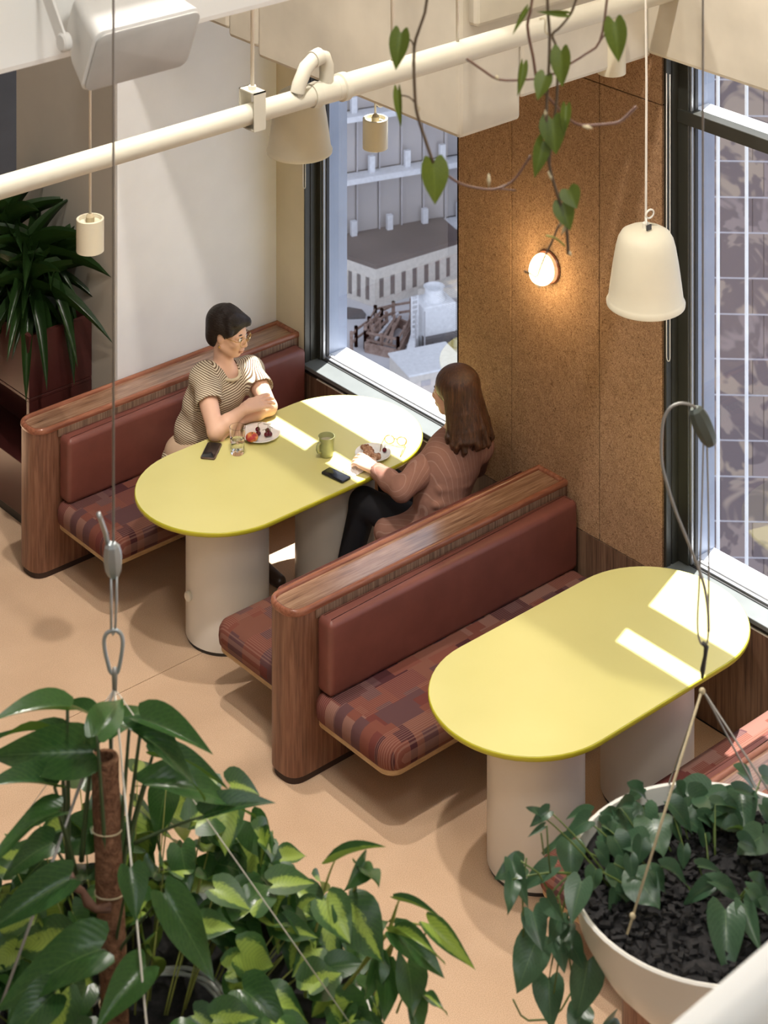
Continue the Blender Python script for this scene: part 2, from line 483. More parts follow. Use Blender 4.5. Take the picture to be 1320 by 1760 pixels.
    def build(s, name, mat, parent=None, smooth=35, bevel=0, loc=None, **kw):
        me = bpy.data.meshes.new(name)
        off = Vector((0, 0, 0))
        if parent is not None: off = world_of(parent)
        elif loc is not None: off = Vector(loc) * K
        me.from_pydata([tuple(Vector(q) * K - off) for q in s.v], [], s.f)
        me.materials.append(MATS[mat] if isinstance(mat, str) else mat)
        me.update()
        if smooth:
            me.shade_smooth()
            if smooth < 180: me.set_sharp_from_angle(angle=math.radians(smooth))
        o = bpy.data.objects.new(name, me); COL.objects.link(o)
        if parent is not None: o.parent = parent
        elif loc is not None: o.location = off
        if bevel:
            md = o.modifiers.new('bevel', 'BEVEL'); md.width = bevel; md.segments = 2; md.limit_method = 'ANGLE'
        for k, v in kw.items(): o[k] = v
        return o

def smooth_path(P, k=4):
    P = [Vector(p) for p in P]; out = []
    for i in range(len(P) - 1):
        a, b, c, d = P[max(i - 1, 0)], P[i], P[i + 1], P[min(i + 2, len(P) - 1)]
        for j in range(k):
            t = j / k
            out.append(.5 * ((2 * b) + (c - a) * t + (2 * a - 5 * b + 4 * c - d) * t * t + (3 * b - a - 3 * c + d) * t ** 3))
    return out + [P[-1]]
def world_of(o):   # metres
    v = Vector((0, 0, 0))
    while o is not None:
        v += o.location; o = o.parent
    return v
def rrect(x0, x1, y0, y1, r, n=6):
    pts = []
    for (cx, cy, a0) in ((x1 - r, y0 + r, -PI / 2), (x1 - r, y1 - r, 0), (x0 + r, y1 - r, PI / 2), (x0 + r, y0 + r, PI)):
        for i in range(n + 1):
            a = a0 + PI / 2 * i / n
            pts.append((cx + r * math.cos(a), cy + r * math.sin(a)))
    return pts
def stadium(xc, yc, R, L, n=28):
    pts = []
    for i in range(n + 1):
        a = -PI / 2 + PI * i / n; pts.append((xc + L + R * math.cos(a), yc + R * math.sin(a)))
    for i in range(n + 1):
        a = PI / 2 + PI * i / n; pts.append((xc - L + R * math.cos(a), yc + R * math.sin(a)))
    return pts
def thing(name, label, cat, loc, group=None):
    o = bpy.data.objects.new(name, None); o.empty_display_size = .1
    o.location = Vector(loc) * K; COL.objects.link(o); o['label'] = label; o['category'] = cat
    if group: o['group'] = group
    return o
def tag(o, label, cat, group=None):
    o['label'] = label; o['category'] = cat
    if group: o['group'] = group
    return o
def struct(o): o['kind'] = 'structure'; return o
def sroot(name, loc=(0, 0, 0)):
    o = bpy.data.objects.new(name, None); o.location = Vector(loc) * K; COL.objects.link(o); o['kind'] = 'structure'; return o
def dup(src, loc=None, parent=None):
    c = src.copy(); COL.objects.link(c)
    if parent is not None: c.parent = parent
    if loc is not None: c.location = loc
    for ch in list(src.children): dup(ch, None, c)
    return c

# ================================================================== SETTING
fl = sroot('floor', (0, 0, 0))
B().box(-17, .02, -17, 3.2, -.2, -.012).build('screed', 'dark_wall', fl, smooth=0)
for (y0, y1) in ((-1.5025, 3.2), (-5.5, -1.5075), (-9.5, -5.505), (-17, -9.505)):
    B().box(-17, .0, y0, y1, -.012, 0).build('floor_slab', 'terrazzo', fl, smooth=0)

struct(B().box(-1.343, -1.333, .03, 1.25, 0, 9.5).build('wall_left', 'return_paint', smooth=0, loc=(-1.338, .6, 0)))
struct(B().box(-1.332, 0, .009, 1.25, 0, 9.5).build('wall_left', 'booth_wall', smooth=0, loc=(-.7, .6, 0)))
struct(B().box(-17, 3, 3.0, 3.2, 0, 9.5).build('wall_back', 'dark_wall', smooth=0, loc=(-9, 3.1, 0)))
struct(B().box(-17, .5, -17, 3.2, 9.5, 9.7).build('ceiling', 'white_wall', smooth=0, loc=(-8, -7, 9.5)))
struct(B().box(-17.2, -17, -17, 3.2, 0, 9.5).build('wall_front', 'white_wall', smooth=0, loc=(-17, -7, 0)))
struct(B().box(-17.2, .5, -17.2, -17, 0, 9.5).build('wall_far', 'white_wall', smooth=0, loc=(-8, -17, 0)))
# window wall
struct(B().box(0, .362, -.300, 1.25, 0, 9.5).build('wall_right', 'pier_paint', smooth=0, loc=(.2, .4, 0)))
wr = struct(B().box(.03, .355, -17, -.3, -.2, .728).build('wall_right', 'dark_wall', smooth=0, loc=(.2, -5, 0)))
struct(B().box(.101, .362, -3.60, -1.862, .73, 9.5).build('wall_right', 'white_slab', smooth=0, loc=(.3, -2.7, .7)))
struct(B().box(0, .16, -1.862, -.3, 3.91, 9.5).box(0, .16, -17, -3.6, 3.91, 9.5).box(0, .1, -3.6, -1.862, 4.6, 9.5).build('wall_right', 'pier_paint', smooth=0, loc=(.2, -4, 4)))

# walnut dado below the windows, built of boards
dado = sroot('baseboard_right', (0, -3, 0))
yy = -.26
k = 0
while yy > -8.2:
    y2 = yy - .745
    B().box(-.002 + .004 * (k % 2) * 0, .03, y2 + .003, yy, .012, .69).build('walnut_panel', 'walnut_wall', dado, smooth=0)
    yy = y2; k += 1
B().box(.006, .03, -8.2, -.26, 0, .012).build('plinth', 'dark_metal', dado, smooth=0)
B().box(.004, .028, -8.2, -.30, .688, .73).build('shadow_gap', 'dark_metal', dado, smooth=0)
B().box(-.004, .004, -1.80, -.44, .688, .6955).build('slot_lit_line', 'pale_metal', dado, smooth=0)  # pale strips stand in for the lit line along the slot
B().box(-.004, .004, -8.2, -3.66, .688, .6955).build('slot_lit_line', 'pale_metal', dado, smooth=0)

# cork board wall, in panels
cork = sroot('wall_cork', (0, -2.7, 0))
for (ya, yb) in ((-1.844, -2.341), (-2.341, -3.084), (-3.084, -3.579)):
    for (za, zb) in ((.690, 3.40), (3.40, 4.6)):
        B().box(0, .1, yb + .003, ya - .003, za + .003, zb - .003).build('cork_panel', 'cork_board', cork, smooth=0, bevel=.003)
B().box(.02, .1, -3.577, -1.846, .69, 4.59).build('backing', 'cork_dark', cork, smooth=0)

def window(name, y1, y0, transom, fw):
    """y1 > y0; frame at x .10-.20, reveal outside"""
    w = sroot(name, (.13, y1, .76))
    # inner sill
    B().box(-.022, .118, y0, y1, .728, .757).build('sill', 'sill_aluminium', w, smooth=0, bevel=.004)
    B().box(.118, .134, y0, y1, .735, .760).build('gasket', 'black_rubber', w, smooth=0)
    # jamb linings
    for (yj, sgn) in ((y1, -1), (y0, 1)):
        a, b_ = sorted((yj, yj + sgn * .012))
        B().box(.0, .035, a, b_, .757, 3.91).box(.05, .118, a, b_, .757, 3.91).build('jamb_lining', 'bronze_frame', w, smooth=0)
        B().box(.035, .05, *sorted((yj, yj + sgn * .006)), .757, 3.91).build('guide_channel', 'dark_metal', w, smooth=0)
        a, b_ = sorted((yj + sgn * .012, yj + sgn * fw))
        B().box(.10, .135, a, b_, .76, 3.91).build('frame_face', 'bronze_frame', w, smooth=0, bevel=.003)
        a, b_ = sorted((yj + sgn * fw, yj + sgn * (fw + .012)))
        B().box(.118, .150, a, b_, .765, 3.91).build('glazing_bead', 'silver_frame', w, smooth=0)
        a, b_ = sorted((yj + sgn * (fw + .012), yj + sgn * (fw + .02)))
        B().box(.14, .165, a, b_, .78, 3.91).build('gasket', 'black_rubber', w, smooth=0)
    # bottom rails
    B().box(.134, .160, y0 + fw, y1 - fw, .760, .772).build('bottom_rail', 'silver_frame', w, smooth=0)
    B().box(.160, .178, y0 + fw, y1 - fw, .760, .781).build('bottom_rail', 'white_aluminium', w, smooth=0)
    B().box(.178, .19, y0 + fw, y1 - fw, .760, .776).build('gasket', 'black_rubber', w, smooth=0)
    if transom:
        B().box(.092, .175, y0 + .012, y1 - .012, 3.293, 3.372).build('transom', 'bronze_frame', w, smooth=0, bevel=.004)
        B().box(.175, .31, y0 + .012, y1 - .012, 3.285, 3.366).build('transom_cap', 'white_aluminium', w, smooth=0, bevel=.004)
        B().box(.150, .162, y0 + fw, y1 - fw, .781, 3.293).build('glass_pane', 'window_glass', w, smooth=0)
        B().box(.150, .162, y0 + fw, y1 - fw, 3.372, 3.91).build('glass_pane', 'window_glass', w, smooth=0)
    else:
        B().box(.150, .162, y0 + fw, y1 - fw, .781, 3.91).build('glass_pane', 'window_glass', w, smooth=0)
    # outside: white ledge and blue-grey reveals
    B().box(.19, .362, y0, y1, .70, .762).build('outer_ledge', 'white_aluminium', w, smooth=0, bevel=.004)
    B().box(.165, .362, y1 - fw + .025, y1 - .0, .762, 3.91).build('outer_reveal', 'blue_aluminium', w, smooth=0)
    B().box(.165, .362, y0, y0 + .06, .762, 3.91).build('outer_reveal', 'blue_aluminium', w, smooth=0)
    return w
w1 = window('window_1', -.300, -1.862, True, .055)
w2 = window('window_2', -3.600, -7.6, True, .088)
# slim white poles standing outside window 2
for i, u in enumerate((1234, 1283)):
    p = at(u, 900, x=5.0)
    o = B().box(4.99, 5.012, p.y - .011, p.y + .011, -8, 3.6).build('facade_pole', 'white_aluminium', smooth=0, loc=(5, p.y, -8))
    tag(o, ('slim white upright pole outside the right window, the one nearer the window jamb', 'slim white upright pole outside the right window, the one nearer the photo edge')[i], 'pole', 'white poles outside the window')

# beams and slab edges overhead
def beamobj(name, label, *a, mat='beam_paint', bev=.02):
    return struct(B().box(*a).build(name, mat, smooth=0, bevel=bev, loc=(a[0], a[2], a[4])))
beamobj('trim_1', '', -1.518, -1.06, -3.5, -1.74, 3.548, 4.9)
beamobj('trim_2', '', -1.518, -1.06, -1.74, -1.45, 3.60, 4.9)
beamobj('trim_3', '', -1.518, -1.06, -1.45, .0, 3.64, 4.9)
beamobj('trim_4', '', -1.06, .0, -3.5, -3.1, 3.66, 4.9)
beamobj('trim_5', '', -.05, .0, -9, -3.5, 3.69, 4.9)
beamobj('trim_6', '', -1.45, -.2, -3.56, -3.0, 4.14, 4.9)
beamobj('trim_7', '', -12, -2.0, -6.0, -5.6, 5.486, 6.3, mat='white_slab')
# slab over the booths between the beams
beamobj('trim_8', '', -1.06, 0, -3.1, 0, 4.3, 4.9)

# ================================================================== BENCHES
BW = .2401
XE = -2.1122
def bench(yb, label, sides, group='upholstered booth benches', xr=.0):
    t = thing('booth_bench', label, 'bench', (XE, yb - BW / 2, 0), group)
    ym = yb - BW / 2; R = BW / 2
    def shape(x1, ins=0, n=14):
        pts = [(x1, ym - R), (x1, ym + R)]
        for i in range(n + 1):
            a = PI / 2 + PI * i / n
            # squarer rounded end: superellipse
            c, s_ = math.cos(a), math.sin(a)
            pts.append((XE + R + math.copysign(abs(c) ** .75, c) * R * 1.0, ym + math.copysign(abs(s_) ** .75, s_) * R))
        return pts
    out = shape(xr)
    B().prism([(x, y) for x, y in out], [(.004, .040), (.0, .046), (0, .920)]).build('backrest_core', 'walnut_upright', t, smooth=40)
    B().prism(out, [(.014, 0), (.014, .045)]).build('toe_kick', 'toe_brown', t, smooth=40)
    B().prism(out, [(.006, .915), (.006, .928)]).build('ledge_top', 'walnut_ledge', t, smooth=40)
    # bullnose rim all round
    n = len(out); P = np.array(out)
    tt = np.roll(P, -1, 0) - np.roll(P, 1, 0); tt /= np.linalg.norm(tt, axis=1)[:, None]
    nr = np.stack([tt[:, 1], -tt[:, 0]], 1)
    rim = B(); prof = [(-.003, .912), (-.007, .925), (-.006, .938), (.0, .946), (.010, .949), (.020, .945), (.024, .935), (.024, .926)]
    vs = []; m = len(prof)
    # corners at the wall are square: pull their normals straight
    nr[0] = (1, -1); nr[1] = (1, 1)
    for ins, z in prof:
        for i, p in enumerate(P): vs.append((min(p[0] - nr[i][0] * ins, xr) if ins < 0 else p[0] - nr[i][0] * ins, p[1] - nr[i][1] * ins, z))
    fs = [(k * n + i, k * n + (i + 1) % n, (k + 1) * n + (i + 1) % n, (k + 1) * n + i) for k in range(m - 1) for i in range(n)]
    rim._a(vs, fs); rim.build('rim', 'rim_wood', t, smooth=60)
    for sg in sides:
        yf = ym + sg * R          # face of the core
        # narrow slatted band above the cushion
        B().box(XE + .16, xr - .02, *sorted((yf - sg * .002, yf + sg * .006)), .868, .914).build('slat_band', 'walnut_slats', t, smooth=0)
        # back cushion
        c = B(); y0, y1 = sorted((yf, yf + sg * .125))
        c.rbox(XE + .165, xr - .03, y0, y1, .475, .885, .035, 5, .03)
        o = c.build('back_cushion', 'leather', t, smooth=60)
        # seat, rounded at the aisle corner
        ya, yb2 = sorted((yf - sg * .0, yf + sg * .655))
        out2 = []
        rc = .10
        x0 = -1.985; x1 = xr - .03
        corners = [(x1, ya, .08), (x1, yb2, .08), (x0, yb2, rc if sg > 0 else .08), (x0, ya, rc if sg < 0 else .08)]
        out2 = []
        ang = [(-PI / 2), 0, PI / 2, PI]
        for (cx, cyy, r), a0 in zip([corners[0], corners[1], corners[2], corners[3]], ang):
            ccx = cx - r if cx == x1 else cx + r
            ccy = cyy + r if cyy == ya else cyy - r
            nn = 8
            for i in range(nn + 1):
                a = a0 + PI / 2 * i / nn
                out2.append((ccx + r * math.cos(a), ccy + r * math.sin(a)))
        s = B().prism(out2, [(.010, .345), (.0, .36), (-.004, .40), (.0, .435), (.012, .458), (.034, .474), (.07, .482)])
        s.build('seat_cushion', 'patchwork_fabric', t, smooth=60)
        B().prism(out2, [(.012, .318), (.012, .346)]).build('seat_board', 'birch_edge', t, smooth=40)
        B().box(-1.15, xr - .05, *sorted((yf, yf + sg * .22)), .02, .318).build('seat_base', 'walnut_wall', t, smooth=0)
        # bracket below the corner
        B().box(x0 + .10, x0 + .16, *sorted((yf + sg * .50, yf + sg * .56)), .296, .318).build('bracket', 'birch_edge', t, smooth=0)
    return t
bench(0.0, 'red-brown upholstered booth bench with walnut back against the white wall', (-1,))
bench(-2.5784, 'double-sided walnut and red-brown leather booth bench between the two yellow tables', (-1, 1))
bench(-5.165, 'booth bench at right edge of the photo behind the hanging white bowl, sunlit patchwork seat', (1,))

# ================================================================== TABLES
TX, TR, TL = -1.0916, .5108, .4793
TZ = .90
def table(yc, label):
    t = thing('dining_table', label, 'table', (TX, yc, 0), 'yellow pill-shaped tables')
    out = stadium(TX, yc, TR, TL)
    B().prism(out, [(.004, .872), (.0, .876), (.0, .8935), (.002, .8975), (.004, .8985)]).build('tabletop', 'yellow_edge', t, smooth=50)
    B().prism(stadium(TX, yc, TR - .005, TL), [(0, .8984), (0, .90)]).build('top_surface', 'yellow_laminate', t, smooth=50)
    for sx in (-1, 1):
        cxx = TX + sx * .4218
        B().lathe([(.246, .02), (.2516, .024), (.2516, .860), (.246, .872)], (cxx, yc, 0), 48).build('pedestal', 'table_column', t, smooth=40)
        B().lathe([(.243, .0), (.243, .022)], (cxx, yc, 0), 48).build('pedestal_foot', 'dark_metal', t, smooth=40)
    return t
table(-1.4399, 'yellow pill-shaped table where the two women sit, set with plates, mug and phones')
tb = table(-4.0693, 'empty yellow pill-shaped table in front of the middle bench, striped by sunlight')
B().lathe([(.0001, 0), (.028, 0), (.03, .006), (.03, .018), (.024, .024), (.0001, .025)], (TX - .4218 - .250, -1.40, .30), 20,
          Matrix.Rotation(-PI / 2, 3, 'Y')).build('socket_cap', 'pale_metal', bpy.data.objects['dining_table'], smooth=40)

# ================================================================== PEOPLE (signed distance bodies, polygonised)
class SDF:
    def __init__(s, lo, hi, h):
        s.h = h; s.lo = np.array(lo, float); s.n = (np.ceil((np.array(hi) - s.lo) / h)).astype(int) + 1
        s.F = np.full(s.n, 1.0, np.float32)
    def _win(s, lo, hi):
        a = np.maximum(((np.array(lo) - s.lo) / s.h).astype(int) - 1, 0)
        b = np.minimum(((np.array(hi) - s.lo) / s.h).astype(int) + 2, s.n)
        g = [s.lo[i] + s.h * np.arange(a[i], b[i]) for i in range(3)]
        X, Y, Z = np.meshgrid(*g, indexing='ij')
        return tuple(slice(a[i], b[i]) for i in range(3)), X.astype(np.float32), Y.astype(np.float32), Z.astype(np.float32)
    def _put(s, w, d, k, sub=False):
        a = s.F[w]
        if sub:
            d = -d
            if k > 0:
                hh = np.clip(.5 - .5 * (d - a) / k, 0, 1) ; hh = 1 - hh
                s.F[w] = a * (1 - hh) + d * hh + k * hh * (1 - hh)
            else: s.F[w] = np.maximum(a, d)
            return
        if k > 0:
            hh = np.clip(.5 + .5 * (a - d) / k, 0, 1)
            s.F[w] = a * (1 - hh) + d * hh - k * hh * (1 - hh)
        else: s.F[w] = np.minimum(a, d)
    def cone(s, p, q, r1, r2, k=.02, sub=False, flat=None):
        p = np.array(p, float); q = np.array(q, float); R = max(r1, r2) + k + .03
        w, X, Y, Z = s._win(np.minimum(p, q) - R, np.maximum(p, q) + R)
        d = q - p; L2 = d @ d + 1e-12
        x, y, z = X - p[0], Y - p[1], Z - p[2]
        t = np.clip((x * d[0] + y * d[1] + z * d[2]) / L2, 0, 1)
        x -= t * d[0]; y -= t * d[1]; z -= t * d[2]
        if flat is not None:      # squash along axis: (axis, factor>1 makes thinner)
            ax = np.array(flat[0], float); ax /= np.linalg.norm(ax); f = flat[1] - 1
            m = x * ax[0] + y * ax[1] + z * ax[2]
            x = x + m * ax[0] * f; y = y + m * ax[1] * f; z = z + m * ax[2] * f
        D = np.sqrt(x * x + y * y + z * z) - (r1 + (r2 - r1) * t)
        s._put(w, D, k, sub); return s
    def chain(s, pts, rs, k=.02, **kw):
        for i in range(len(pts) - 1): s.cone(pts[i], pts[i + 1], rs[i], rs[i + 1], k, **kw)
        return s
    def ell(s, c, rad, M=None, k=.02, sub=False):
        c = np.array(c, float); rad = np.array(rad, float); R = rad.max() + k + .03
        w, X, Y, Z = s._win(c - R, c + R)
        x, y, z = X - c[0], Y - c[1], Z - c[2]
        if M is not None:
            M = np.array(M); x, y, z = (M[0][0] * x + M[1][0] * y + M[2][0] * z, M[0][1] * x + M[1][1] * y + M[2][1] * z, M[0][2] * x + M[1][2] * y + M[2][2] * z)
        k0 = np.sqrt((x / rad[0]) ** 2 + (y / rad[1]) ** 2 + (z / rad[2]) ** 2) + 1e-9
        k1 = np.sqrt((x / rad[0] ** 2) ** 2 + (y / rad[1] ** 2) ** 2 + (z / rad[2] ** 2) ** 2) + 1e-9
        s._put(w, k0 * (k0 - 1) / k1, k, sub); return s
    def cut(s, p, n, k=0.0):
        """remove everything on the side the normal points to"""
        p = np.array(p, float); n = np.array(n, float); n /= np.linalg.norm(n)
        g = [s.lo[i] + s.h * np.arange(s.n[i]) for i in range(3)]
        D = ((g[0] - p[0]) * n[0])[:, None, None] + ((g[1] - p[1]) * n[1])[None, :, None] + ((g[2] - p[2]) * n[2])[None, None, :]
        s.F = np.maximum(s.F, D.astype(np.float32)); return s
    def mesh(s):
        F = s.F; F[0] = F[-1] = 1; F[:, 0] = F[:, -1] = 1; F[:, :, 0] = F[:, :, -1] = 1
        I = F < 0
        nx, ny, nz = F.shape
        cnt = np.zeros((nx - 1, ny - 1, nz - 1), np.int8)
        for a in (0, 1):
            for b in (0, 1):
                for c in (0, 1): cnt += I[a:nx - 1 + a, b:ny - 1 + b, c:nz - 1 + c]
        act = (cnt > 0) & (cnt < 8)
        ijk = np.argwhere(act); N = len(ijk)
        idx = np.full(act.shape, -1, np.int32); idx[act] = np.arange(N)
        acc = np.zeros((N, 3)); num = np.zeros(N)
        i, j, k = ijk.T
        for ax in range(3):
            o1, o2 = [q for q in range(3) if q != ax]
            for a in (0, 1):
                for b in (0, 1):
                    off = np.zeros(3, int); off[o1] = a; off[o2] = b
                    off2 = off.copy(); off2[ax] = 1
                    f0 = F[i + off[0], j + off[1], k + off[2]]; f1 = F[i + off2[0], j + off2[1], k + off2[2]]
                    m = (f0 < 0) != (f1 < 0)
                    t = np.where(m, f0 / np.where(m, f0 - f1, 1), 0)
                    pos = np.tile(off.astype(float), (N, 1)); pos[:, ax] += t
                    acc[m] += pos[m]; num[m] += 1
        V = (ijk + acc / num[:, None]) * s.h + s.lo
        fs = []
        for ax in range(3):
            o1, o2 = (ax + 1) % 3, (ax + 2) % 3
            sl0 = [slice(None)] * 3; sl1 = [slice(None)] * 3
            sl0[ax] = slice(0, -1); sl1[ax] = slice(1, None)
            a = I[tuple(sl0)]; b = I[tuple(sl1)]
            for (m, flip) in ((a & ~b, False), (~a & b, True)):
                e = np.argwhere(m)
                q = []
                for (da, db) in ((0, 0), (-1, 0), (-1, -1), (0, -1)):
                    c = e.copy(); c[:, o1] += da; c[:, o2] += db; q.append(idx[c[:, 0], c[:, 1], c[:, 2]])
                q = np.stack(q, 1)
                if flip: q = q[:, ::-1]
                fs.append(q)
        Fc = np.concatenate(fs)
        return V, Fc[(Fc >= 0).all(1)]
    def build(s, name, mat, parent, **kw):
        V, Fc = s.mesh()
        me = bpy.data.meshes.new(name); off = np.array(world_of(parent))
        V = V * K - off
        me.vertices.add(len(V)); me.vertices.foreach_set('co', V.astype(np.float32).ravel())
        me.loops.add(Fc.size); me.loops.foreach_set('vertex_index', Fc.astype(np.int32).ravel())
        me.polygons.add(len(Fc)); me.polygons.foreach_set('loop_start', np.arange(0, Fc.size, 4, dtype=np.int32))
        me.update(calc_edges=True); me.validate()
        me.shade_smooth(); me.materials.append(MATS[mat])
        o = bpy.data.objects.new(name, me); COL.objects.link(o); o.parent = parent
        for k_, v_ in kw.items(): o[k_] = v_
        return o

def frame(f, up=(0, 0, 1)):
    f = np.array(f, float); f /= np.linalg.norm(f); up = np.array(up, float)
    l = np.cross(up, f); l /= np.linalg.norm(l); u = np.cross(f, l)
    return f, l, u

def head(s, c, fwd, sc=1.0):
    """skull centre c, facing fwd; returns a local->world function"""
    f, l, u = frame(fwd); c = np.array(c, float)
    M = np.stack([f, l, u], 1)
    def W_(x, y, z): return c + (f * x + l * y + u * z) * sc
    def E(x, y, z, a, b, d, k=.015, sub=False): s.ell(W_(x, y, z), np.array((a, b, d)) * sc, M, k * sc, sub)
    def C(p, q, r1, r2, k=.012): s.cone(W_(*p), W_(*q), r1 * sc, r2 * sc, k * sc)
    E(-.022, 0, .030, .108, .088, .098)            # cranium
    E(.028, 0, -.015, .078, .072, .090, .03)       # face
    E(.036, 0, -.070, .057, .056, .047, .03)       # jaw
    E(.072, 0, -.104, .022, .024, .018, .02)       # chin
    for y in (-1, 1):
        C((.0, y * .062, -.062), (.055, y * .028, -.098), .020, .018, .03)   # jaw line
        E(.070, y * .040, -.030, .024, .026, .022, .02)                      # cheek
        E(.094, y * .034, .006, .020, .022, .014, .010, True)                # socket
        C((.088, y * .014, .022), (.078, y * .052, .018), .010, .009, .012)  # brow
        E(.082, y * .033, .002, .017, .018, .012, .004)                      # lid
        E(-.010, y * .080, -.012, .020, .010, .032, .006)                    # ear
        E(.109, y * .012, -.041, .010, .009, .008, .008)                     # nostril
    C((.094, 0, .012), (.118, 0, -.034), .009, .0125, .010)                   # nose
    E(.100, 0, -.068, .014, .026, .007, .006); E(.097, 0, -.081, .014, .021, .008, .006)   # lips
    return W_

def head_bits(par, W_, sc):
    """eyes, brows and lips, each its own mesh"""
    sc_ = sc
    for y in (-1, 1):
        e = B().ball(W_(.0865, y * .033, .002), .0145 * sc_, 8).build('eye', 'eye_white', par, smooth=180)
        B().ball(W_(.0965, y * .0335, .001), .0066 * sc_, 8).build('iris', 'eye_dark', e, smooth=180)
        B().tube([W_(.096, y * .014, .026), W_(.093, y * .034, .031), W_(.078, y * .056, .024)], [.003 * sc_, .0042 * sc_, .002 * sc_], 6).build('eyebrow', 'hair_dark', par, smooth=180)
        B().tube([W_(.096, y * .018, .007), W_(.098, y * .034, .012), W_(.086, y * .050, .005)], [.0016 * sc_, .0028 * sc_, .0016 * sc_], 6).build('eyelash', 'hair_dark', par, smooth=180)
    B().tube([W_(.097, -.025, -.075), W_(.1065, -.012, -.072), W_(.1085, 0, -.073), W_(.1065, .012, -.072), W_(.097, .025, -.075)],
             [.002 * sc_, .0050 * sc_, .0056 * sc_, .0050 * sc_, .002 * sc_], 8).build('lips', 'lip_pink', par, smooth=180)

def hand(s, w, d, pn, side, curls, sc=1.0, spread=.10, thumb=.75):
    """w wrist, d pointing to the fingers, pn out of the back of the hand, side +1/-1 thumb side"""
    w = np.array(w, float); d = np.array(d, float); d /= np.linalg.norm(d)
    pn = np.array(pn, float); pn -= d * (pn @ d); pn /= np.linalg.norm(pn)
    t = np.cross(d, pn) * side        # towards the thumb
    sc = sc / K
    P = lambda a, b, c: w + (d * a + t * b + pn * c) * sc
    for b0, b1 in ((.020, .030), (.006, .010), (-.008, -.010), (-.019, -.029)):
        s.cone(P(.0, b0 * .8, 0), P(.075, b1, .002), .016 * sc, .0125 * sc, .012)
    L = [.072, .080, .074, .058]
    for i, (b, ln) in enumerate(zip((.031, .011, -.009, -.028), L)):
        a = spread * (1.2 - .8 * i); cu = curls[i]
        pos = P(.078, b, .002); ang = cu * .35; prev = pos
        for seg, frac, r0, r1 in ((0, .45, .0105, .0095), (1, .30, .0095, .0088), (2, .25, .0088, .0078)):
            dv = d * math.cos(ang) - pn * math.sin(ang) + t * math.tan(a) * .55
            dv /= np.linalg.norm(dv)
            nx_ = prev + dv * ln * frac * sc
            s.cone(prev, nx_, r0 * sc, r1 * sc, .004); prev = nx_; ang += cu
    a0 = P(.020, .026, -.006); a1 = P(.050, .052, -.012 - .01 * thumb); a2 = P(.078, .058, -.018 - .012 * thumb); a3 = P(.100, .052, -.022 - .02 * thumb)
    s.cone(a0, a1, .0165 * sc, .0125 * sc, .010); s.cone(a1, a2, .0120 * sc, .0105 * sc, .004); s.cone(a2, a3, .0105 * sc, .0085 * sc, .004)

H = .0056
def V3(v): return np.array(v, float)
# ---- woman in the striped shirt
p1 = thing('person', 'woman with short dark hair, round glasses and striped t-shirt, arms crossed on the yellow table', 'person', (-1.08, -.60, .0))
sc1 = 1.12
hc = V3((-.925, -.672, 1.375)); fw = V3((.40, -.89, -.20))
shR = V3(at(348, 648, y=-.66)); shL = V3(at(432, 634, y=-.655))
elR = V3((-1.265, -.985, .955)); elL = V3((-.815, -.955, .955))
wrR = V3(at(421, 702, z=1.045)); wrL = V3(at(408, 724, z=.945))
nb = V3((-.952, -.645, 1.15))
s = SDF((-1.55, -1.25, .40), (-.45, -.30, 1.62), H)
W1 = head(s, hc, fw, sc1)
s.cone(W1(-.025, 0, -.05), nb, .062, .066, .03)
s.cone(nb, nb + V3((0, 0, -.05)), .066, .08, .03)
torso = [((-1.08, -.52, .58), (.235, .15, .13)), ((-1.06, -.56, .76), (.185, .135, .15)), ((-1.01, -.60, .93), (.20, .135, .15)), ((-.965, -.625, 1.05), (.20, .125, .10))]
for c, r in torso: s.ell(c, np.array(r) * .93, None, .05)
s.chain([nb + V3((0, 0, -.05)), shR + V3((0.03, 0, -.01))], [.07, .075], .03); s.chain([nb + V3((0, 0, -.05)), shL + V3((-.03, 0, -.01))], [.07, .075], .03)
s.chain([shR, elR], [.073, .050], .03); s.chain([shL, elL], [.070, .050], .03)
mR = elR * .6 + wrR * .4; mL = elL * .6 + wrL * .4
s.chain([elR, mR, wrR], [.050, .049, .031], .02); s.chain([elL, mL, wrL], [.050, .048, .031], .02)
hd = V3(at(470, 685, z=1.060)) - wrR
hand(s, wrR, hd + V3((0, 0, .0)), (.25, -.35, 1), -1, (.16, .18, .22, .30), 1.10, .22)
hand(s, wrL, (-.95, -.10, -.10), (.1, -.2, 1), -1, (.25, .28, .3, .3), 1.04)
s.build('body', 'skin_fair', p1)
head_bits(p1, W1, sc1)
# hair: short, swept over the forehead
s = SDF(hc - .26, hc + .28, .0062)
f_, l_, u_ = frame(fw); M1 = np.stack([f_, l_, u_], 1)
s.ell(W1(-.030, 0, .042), np.array((.122, .102, .104)) * sc1, M1, .01)
s.ell(W1(-.075, 0, -.030), np.array((.062, .080, .085)) * sc1, M1, .03)
s.cone(W1(.030, -.040, .112), W1(.085, .030, .082), .026 * sc1, .022 * sc1, .05)
s.cone(W1(.020, -.060, .10), W1(.050, -.088, .040), .026 * sc1, .014 * sc1, .02)
s.cone(W1(.085, .030, .080), W1(.070, .078, .040), .026 * sc1, .014 * sc1, .02)
for k in range(9):
    a = -.9 + k * .22
    s.cone(W1(-.04, -.045 + .010 * k, .128), W1(.080 - .02 * abs(a), .080 * math.sin(a), .090), .010, .008, .02)
s.ell(W1(.125, 0, .0), np.array((.072, .09, .072)) * sc1, M1, .006, sub=True)
s.ell(W1(.070, -.085, -.055), np.array((.065, .05, .062)) * sc1, M1, .004, sub=True)
s.ell(W1(.070, .085, -.055), np.array((.065, .05, .062)) * sc1, M1, .004, sub=True)
